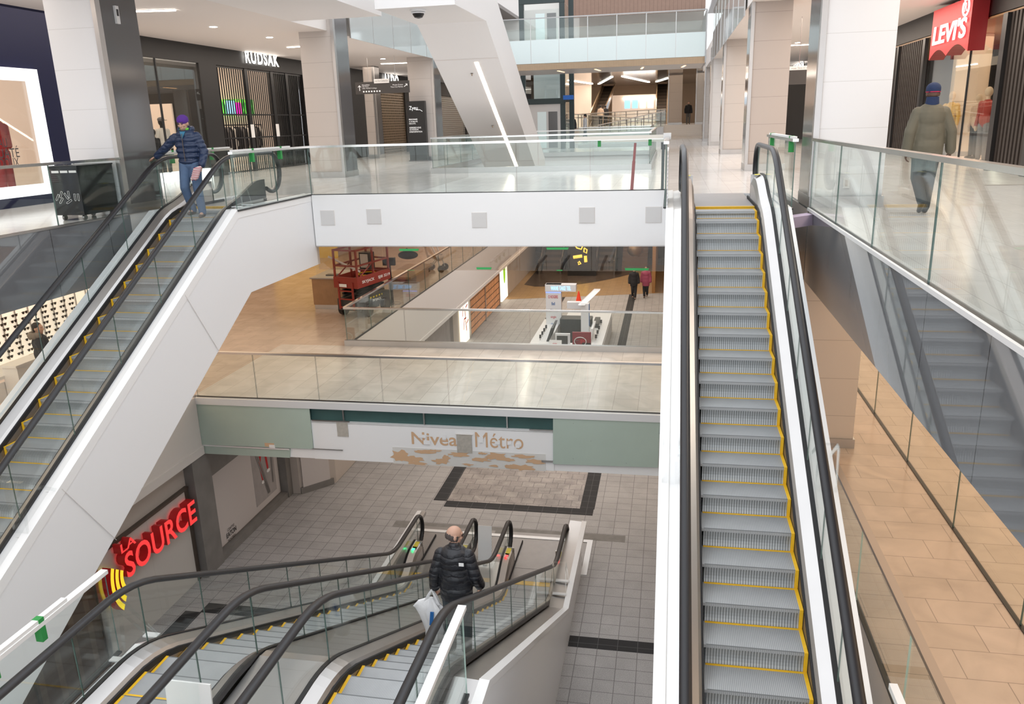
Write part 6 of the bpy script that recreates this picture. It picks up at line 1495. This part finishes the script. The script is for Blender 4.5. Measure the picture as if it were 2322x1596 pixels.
# the man with the bag on the lower escalator
Cm = person('balding man in black jacket holding a white plastic bag on the lower escalator', (-2.70, 9.22, -5.56), pi, 1.11, 'skin', 'blkpuff', 'dkjean', 'black', .0085, False, long=.03, hair='hair_gry', bald=True, glasses=True, bulk=1.45,
    pose=dict(yaw=-1.05, pitch=.22, head=(0, -.045, 1.61), neck=(0, -.01, 1.46), shR=(-.17, 0, 1.40), shL=(.17, 0, 1.40), elR=(-.25, .03, 1.13), wrR=(-.27, -.12, .91), elL=(.25, .04, 1.13), wrL=(.29, -.05, .88), curlL=1.2, curlR=.5, fdR=(0, -.4, -.9)))
MB().box(-.155, -.095, .165, .172, 1.33, 1.37).build('chest_logo', M['paperwhite'], Cm, local=True)
t = thing('plastic_bag', 'white plastic carrier bag hanging from the hand of the balding man', 'bag', (-3.04, 9.27, -4.62))
bx, by, bz = -3.05, 9.20, -4.60
rb = random.Random(5); mb = MB(); nr_ = 28
lv = [(-.10, .035, .02, 0), (-.17, .10, .05, .25), (-.24, .155, .08, .35), (-.34, .165, .10, .22), (-.46, .15, .11, .18), (-.58, .14, .11, .16), (-.70, .125, .10, .14), (-.79, .10, .08, .12), (-.83, .05, .04, .1)]
ph = [rb.uniform(0, 6.28) for _ in range(6)]
for dz, rx_, ry_, wr in lv:
    for k in range(nr_):
        th = 2*pi*k/nr_; w_ = 1+wr*(.5*sin(7*th+ph[0]+dz*9)+.4*sin(11*th+ph[1]-dz*14)+.3*sin(4*th+ph[2]))
        fl = (.10*max(0, -cos(th))**6 if -.30 < dz < -.12 else 0)
        mb.v.append((bx+.02*sin(dz*8)+rx_*w_*cos(th)-fl, by+ry_*w_*sin(th), bz+dz+.03*wr*sin(5*th+ph[3])))
for a_ in range(len(lv)-1):
    for k in range(nr_): mb.face((a_*nr_+k, a_*nr_+(k+1) % nr_, (a_+1)*nr_+(k+1) % nr_, (a_+1)*nr_+k))
mb.face(range(nr_)); mb.face(range((len(lv)-1)*nr_, len(lv)*nr_))
mb.build('bag_body', M['bagwhite'], t, smooth=True)
for sy in (-.02, .02): MB().tube([(bx-.11, by+sy, bz-.20), (bx-.05, by+sy, bz-.08), (bx+.01, by+sy*.6, bz+.02), (bx+.05, by+sy, bz-.07), (bx+.10, by+sy, bz-.20)], .006, 6, 0, .022, ref=(0, 1, 0)).build('handle', M['bagwhite'], t)
MB().obox((bx-.02, by-.118, bz-.46), (.05, 0, .0), (0, .01, 0), (.02, .01, .2)).build('blue_print', M['lg_blue'], t)
# seated customer
S_ = person('person in dark coat with fur hood standing in front of the eyeglasses wall', (-14.0, 15.3, MID), radians(125), 1.12, 'skin', 'garm_dark', 'garm_dark', 'black', .013, False, hair='hair_dk', bulk=1.6, eyes=False, long=.08,
    pose=dict(yaw=-.5, elR=(-.26, -.05, 1.15), wrR=(-.16, -.28, 1.1), elL=(.26, -.05, 1.15), wrL=(.16, -.28, 1.1), fdR=(.6, -.7, 0), fdL=(-.6, -.7, 0)))
h = MB()
for a in range(9): th = radians(-10+a*25); h.ell((.14*cos(th), .02+.13*sin(th), 1.50), (.065, .065, .075), 10, 8)
fuse('fur_hood', h, M['fur'], S_, .014, 1)
# distant people
def far(label, u, v, z, rz, top, legs, hair='hair_dk', hat=None, pose=None, long=0., skin='skin', s=1.10, y=None):
    q = P(u, v, z=z) if y is None else Vector((P(u, v, y=y).x, y, z))
    return person(label, (q.x, q.y, z), rz, s, skin, top, legs, 'black', .024, False, hair=hair, hat=hat, pose=pose, long=long, eyes=False, bulk=1.4)
M['whitetop'] = mat('white_top', (.75, .76, .78), .7); M['greytr'] = mat('grey_trousers', (.14, .14, .14), .8)
far('man in black coat standing in front of the far ramp railing', 1297, 322, 0, 0.1, 'garm_dark', 'garm_dark')
far('person half hidden behind the lift post next to the man in black', 1286, 324, 0, 0.3, 'greytr', 'garm_dark')
far('person in white top and black cap walking near the far ramp railing', 1327, 320, 0, -1.3, 'whitetop', 'garm_dark', hat='garm_dark', pose=dict(anL=(.1, .14, .12), anR=(-.1, -.12, .09), knL=(.1, .0, .51)))
far('man in dark coat standing above the far steps beside the column', 1560, 282, .9, 0.2, 'garm_dark', 'greytr', y=74.5)
far('dark-haired person stepping onto the far left escalator', 1373, 250, .92, pi, 'garm_dark', 'garm_dark', y=83)
far('person in pale coat beside the far left escalator', 1362, 250, .92, pi-.2, 'garm_tan', 'garm_dark', y=82)
far('woman in black coat with bag walking in the metro hall', 1437, 677, B, 0.1, 'garm_dark', 'garm_dark', long=.12, pose=dict(anL=(.06, -.14, .09), anR=(-.06, .10, .13), knR=(-.08, -.03, .51)))
far('woman in rose quilted coat and black trousers walking in the metro hall', 1464, 674, B, -0.1, 'rose', 'garm_dark', long=.18, pose=dict(anR=(-.06, -.12, .09), anL=(.06, .12, .13), knL=(.08, -.03, .51)))
# ------------------------------------------------------------------ light
w = bpy.data.worlds.new('sky'); SC.world = w; w.use_nodes = True
bg = w.node_tree.nodes['Background']; bg.inputs[0].default_value = (.93, .96, 1.0, 1); bg.inputs[1].default_value = 1.45
def area(name, loc, sx, sy, power, col=(1, .86, .72), rot=(0, 0, 0)):
    l = bpy.data.lights.new(name, 'AREA'); l.shape = 'RECTANGLE'; l.size = sx; l.size_y = sy; l.energy = power; l.color = col
    o = bpy.data.objects.new(name, l); C.objects.link(o); o.location = loc; o.rotation_euler = rot; return o
area('mid_ceiling_light', (-17, 20, -1.3), 10, 30, 520, (1, .78, .56))
area('mid_ceiling_light', (-14, 6, -1.3), 5, 14, 200, (1, .75, .5))
area('mid_ceiling_light', (-4, 21.5, -1.3), 10, 6, 143, (1, .85, .7))
area('mid_ceiling_light', (6, 12, -1.3), 6, 26, 420, (1, .76, .55))
area('mid_ceiling_light', (4, 30, -1.3), 8, 20, 330, (1, .76, .55))
area('mid_ceiling_light', (-10, 45, -1.3), 12, 24, 495, (1, .76, .55))
area('metro_ceiling_light', (-4, 20, -6.0), 12, 7, 90, (1, .86, .74))
area('metro_ceiling_light', (-4, 50, -6.0), 10, 16, 220, (1, .76, .52))
area('metro_ceiling_light', (-5, 36, -1.4), 6, 24, 260, (.95, .97, 1))
area('upper_gallery_light', (-13, 26, 4.25), 3, 36, 480, (1, .86, .74))
area('upper_gallery_light', (5.2, 26, 4.35), 3, 36, 900, (1, .84, .70))
area('shop_light', (9.6, 24, 3.6), 2.5, 12, 110, (1, .80, .6))
area('shop_light', (-17.6, 30, 4.2), 3, 12, 260, (1, .82, .66))
area('upper_far_light', (-4, 75, 5.0), 14, 26, 520, (1, .76, .56))
SC.view_settings.view_transform = 'Standard'; SC.view_settings.look = 'None'; SC.view_settings.exposure = .5
SC.cycles.use_denoising = True
SC.cycles.max_bounces = 8; SC.cycles.diffuse_bounces = 3; SC.cycles.glossy_bounces = 4; SC.cycles.transmission_bounces = 4
SC.cycles.transparent_max_bounces = 28; SC.cycles.sample_clamp_indirect = 6; SC.cycles.caustics_reflective = False; SC.cycles.caustics_refractive = False
SC.cycles.use_adaptive_sampling = True; SC.cycles.adaptive_threshold = .02
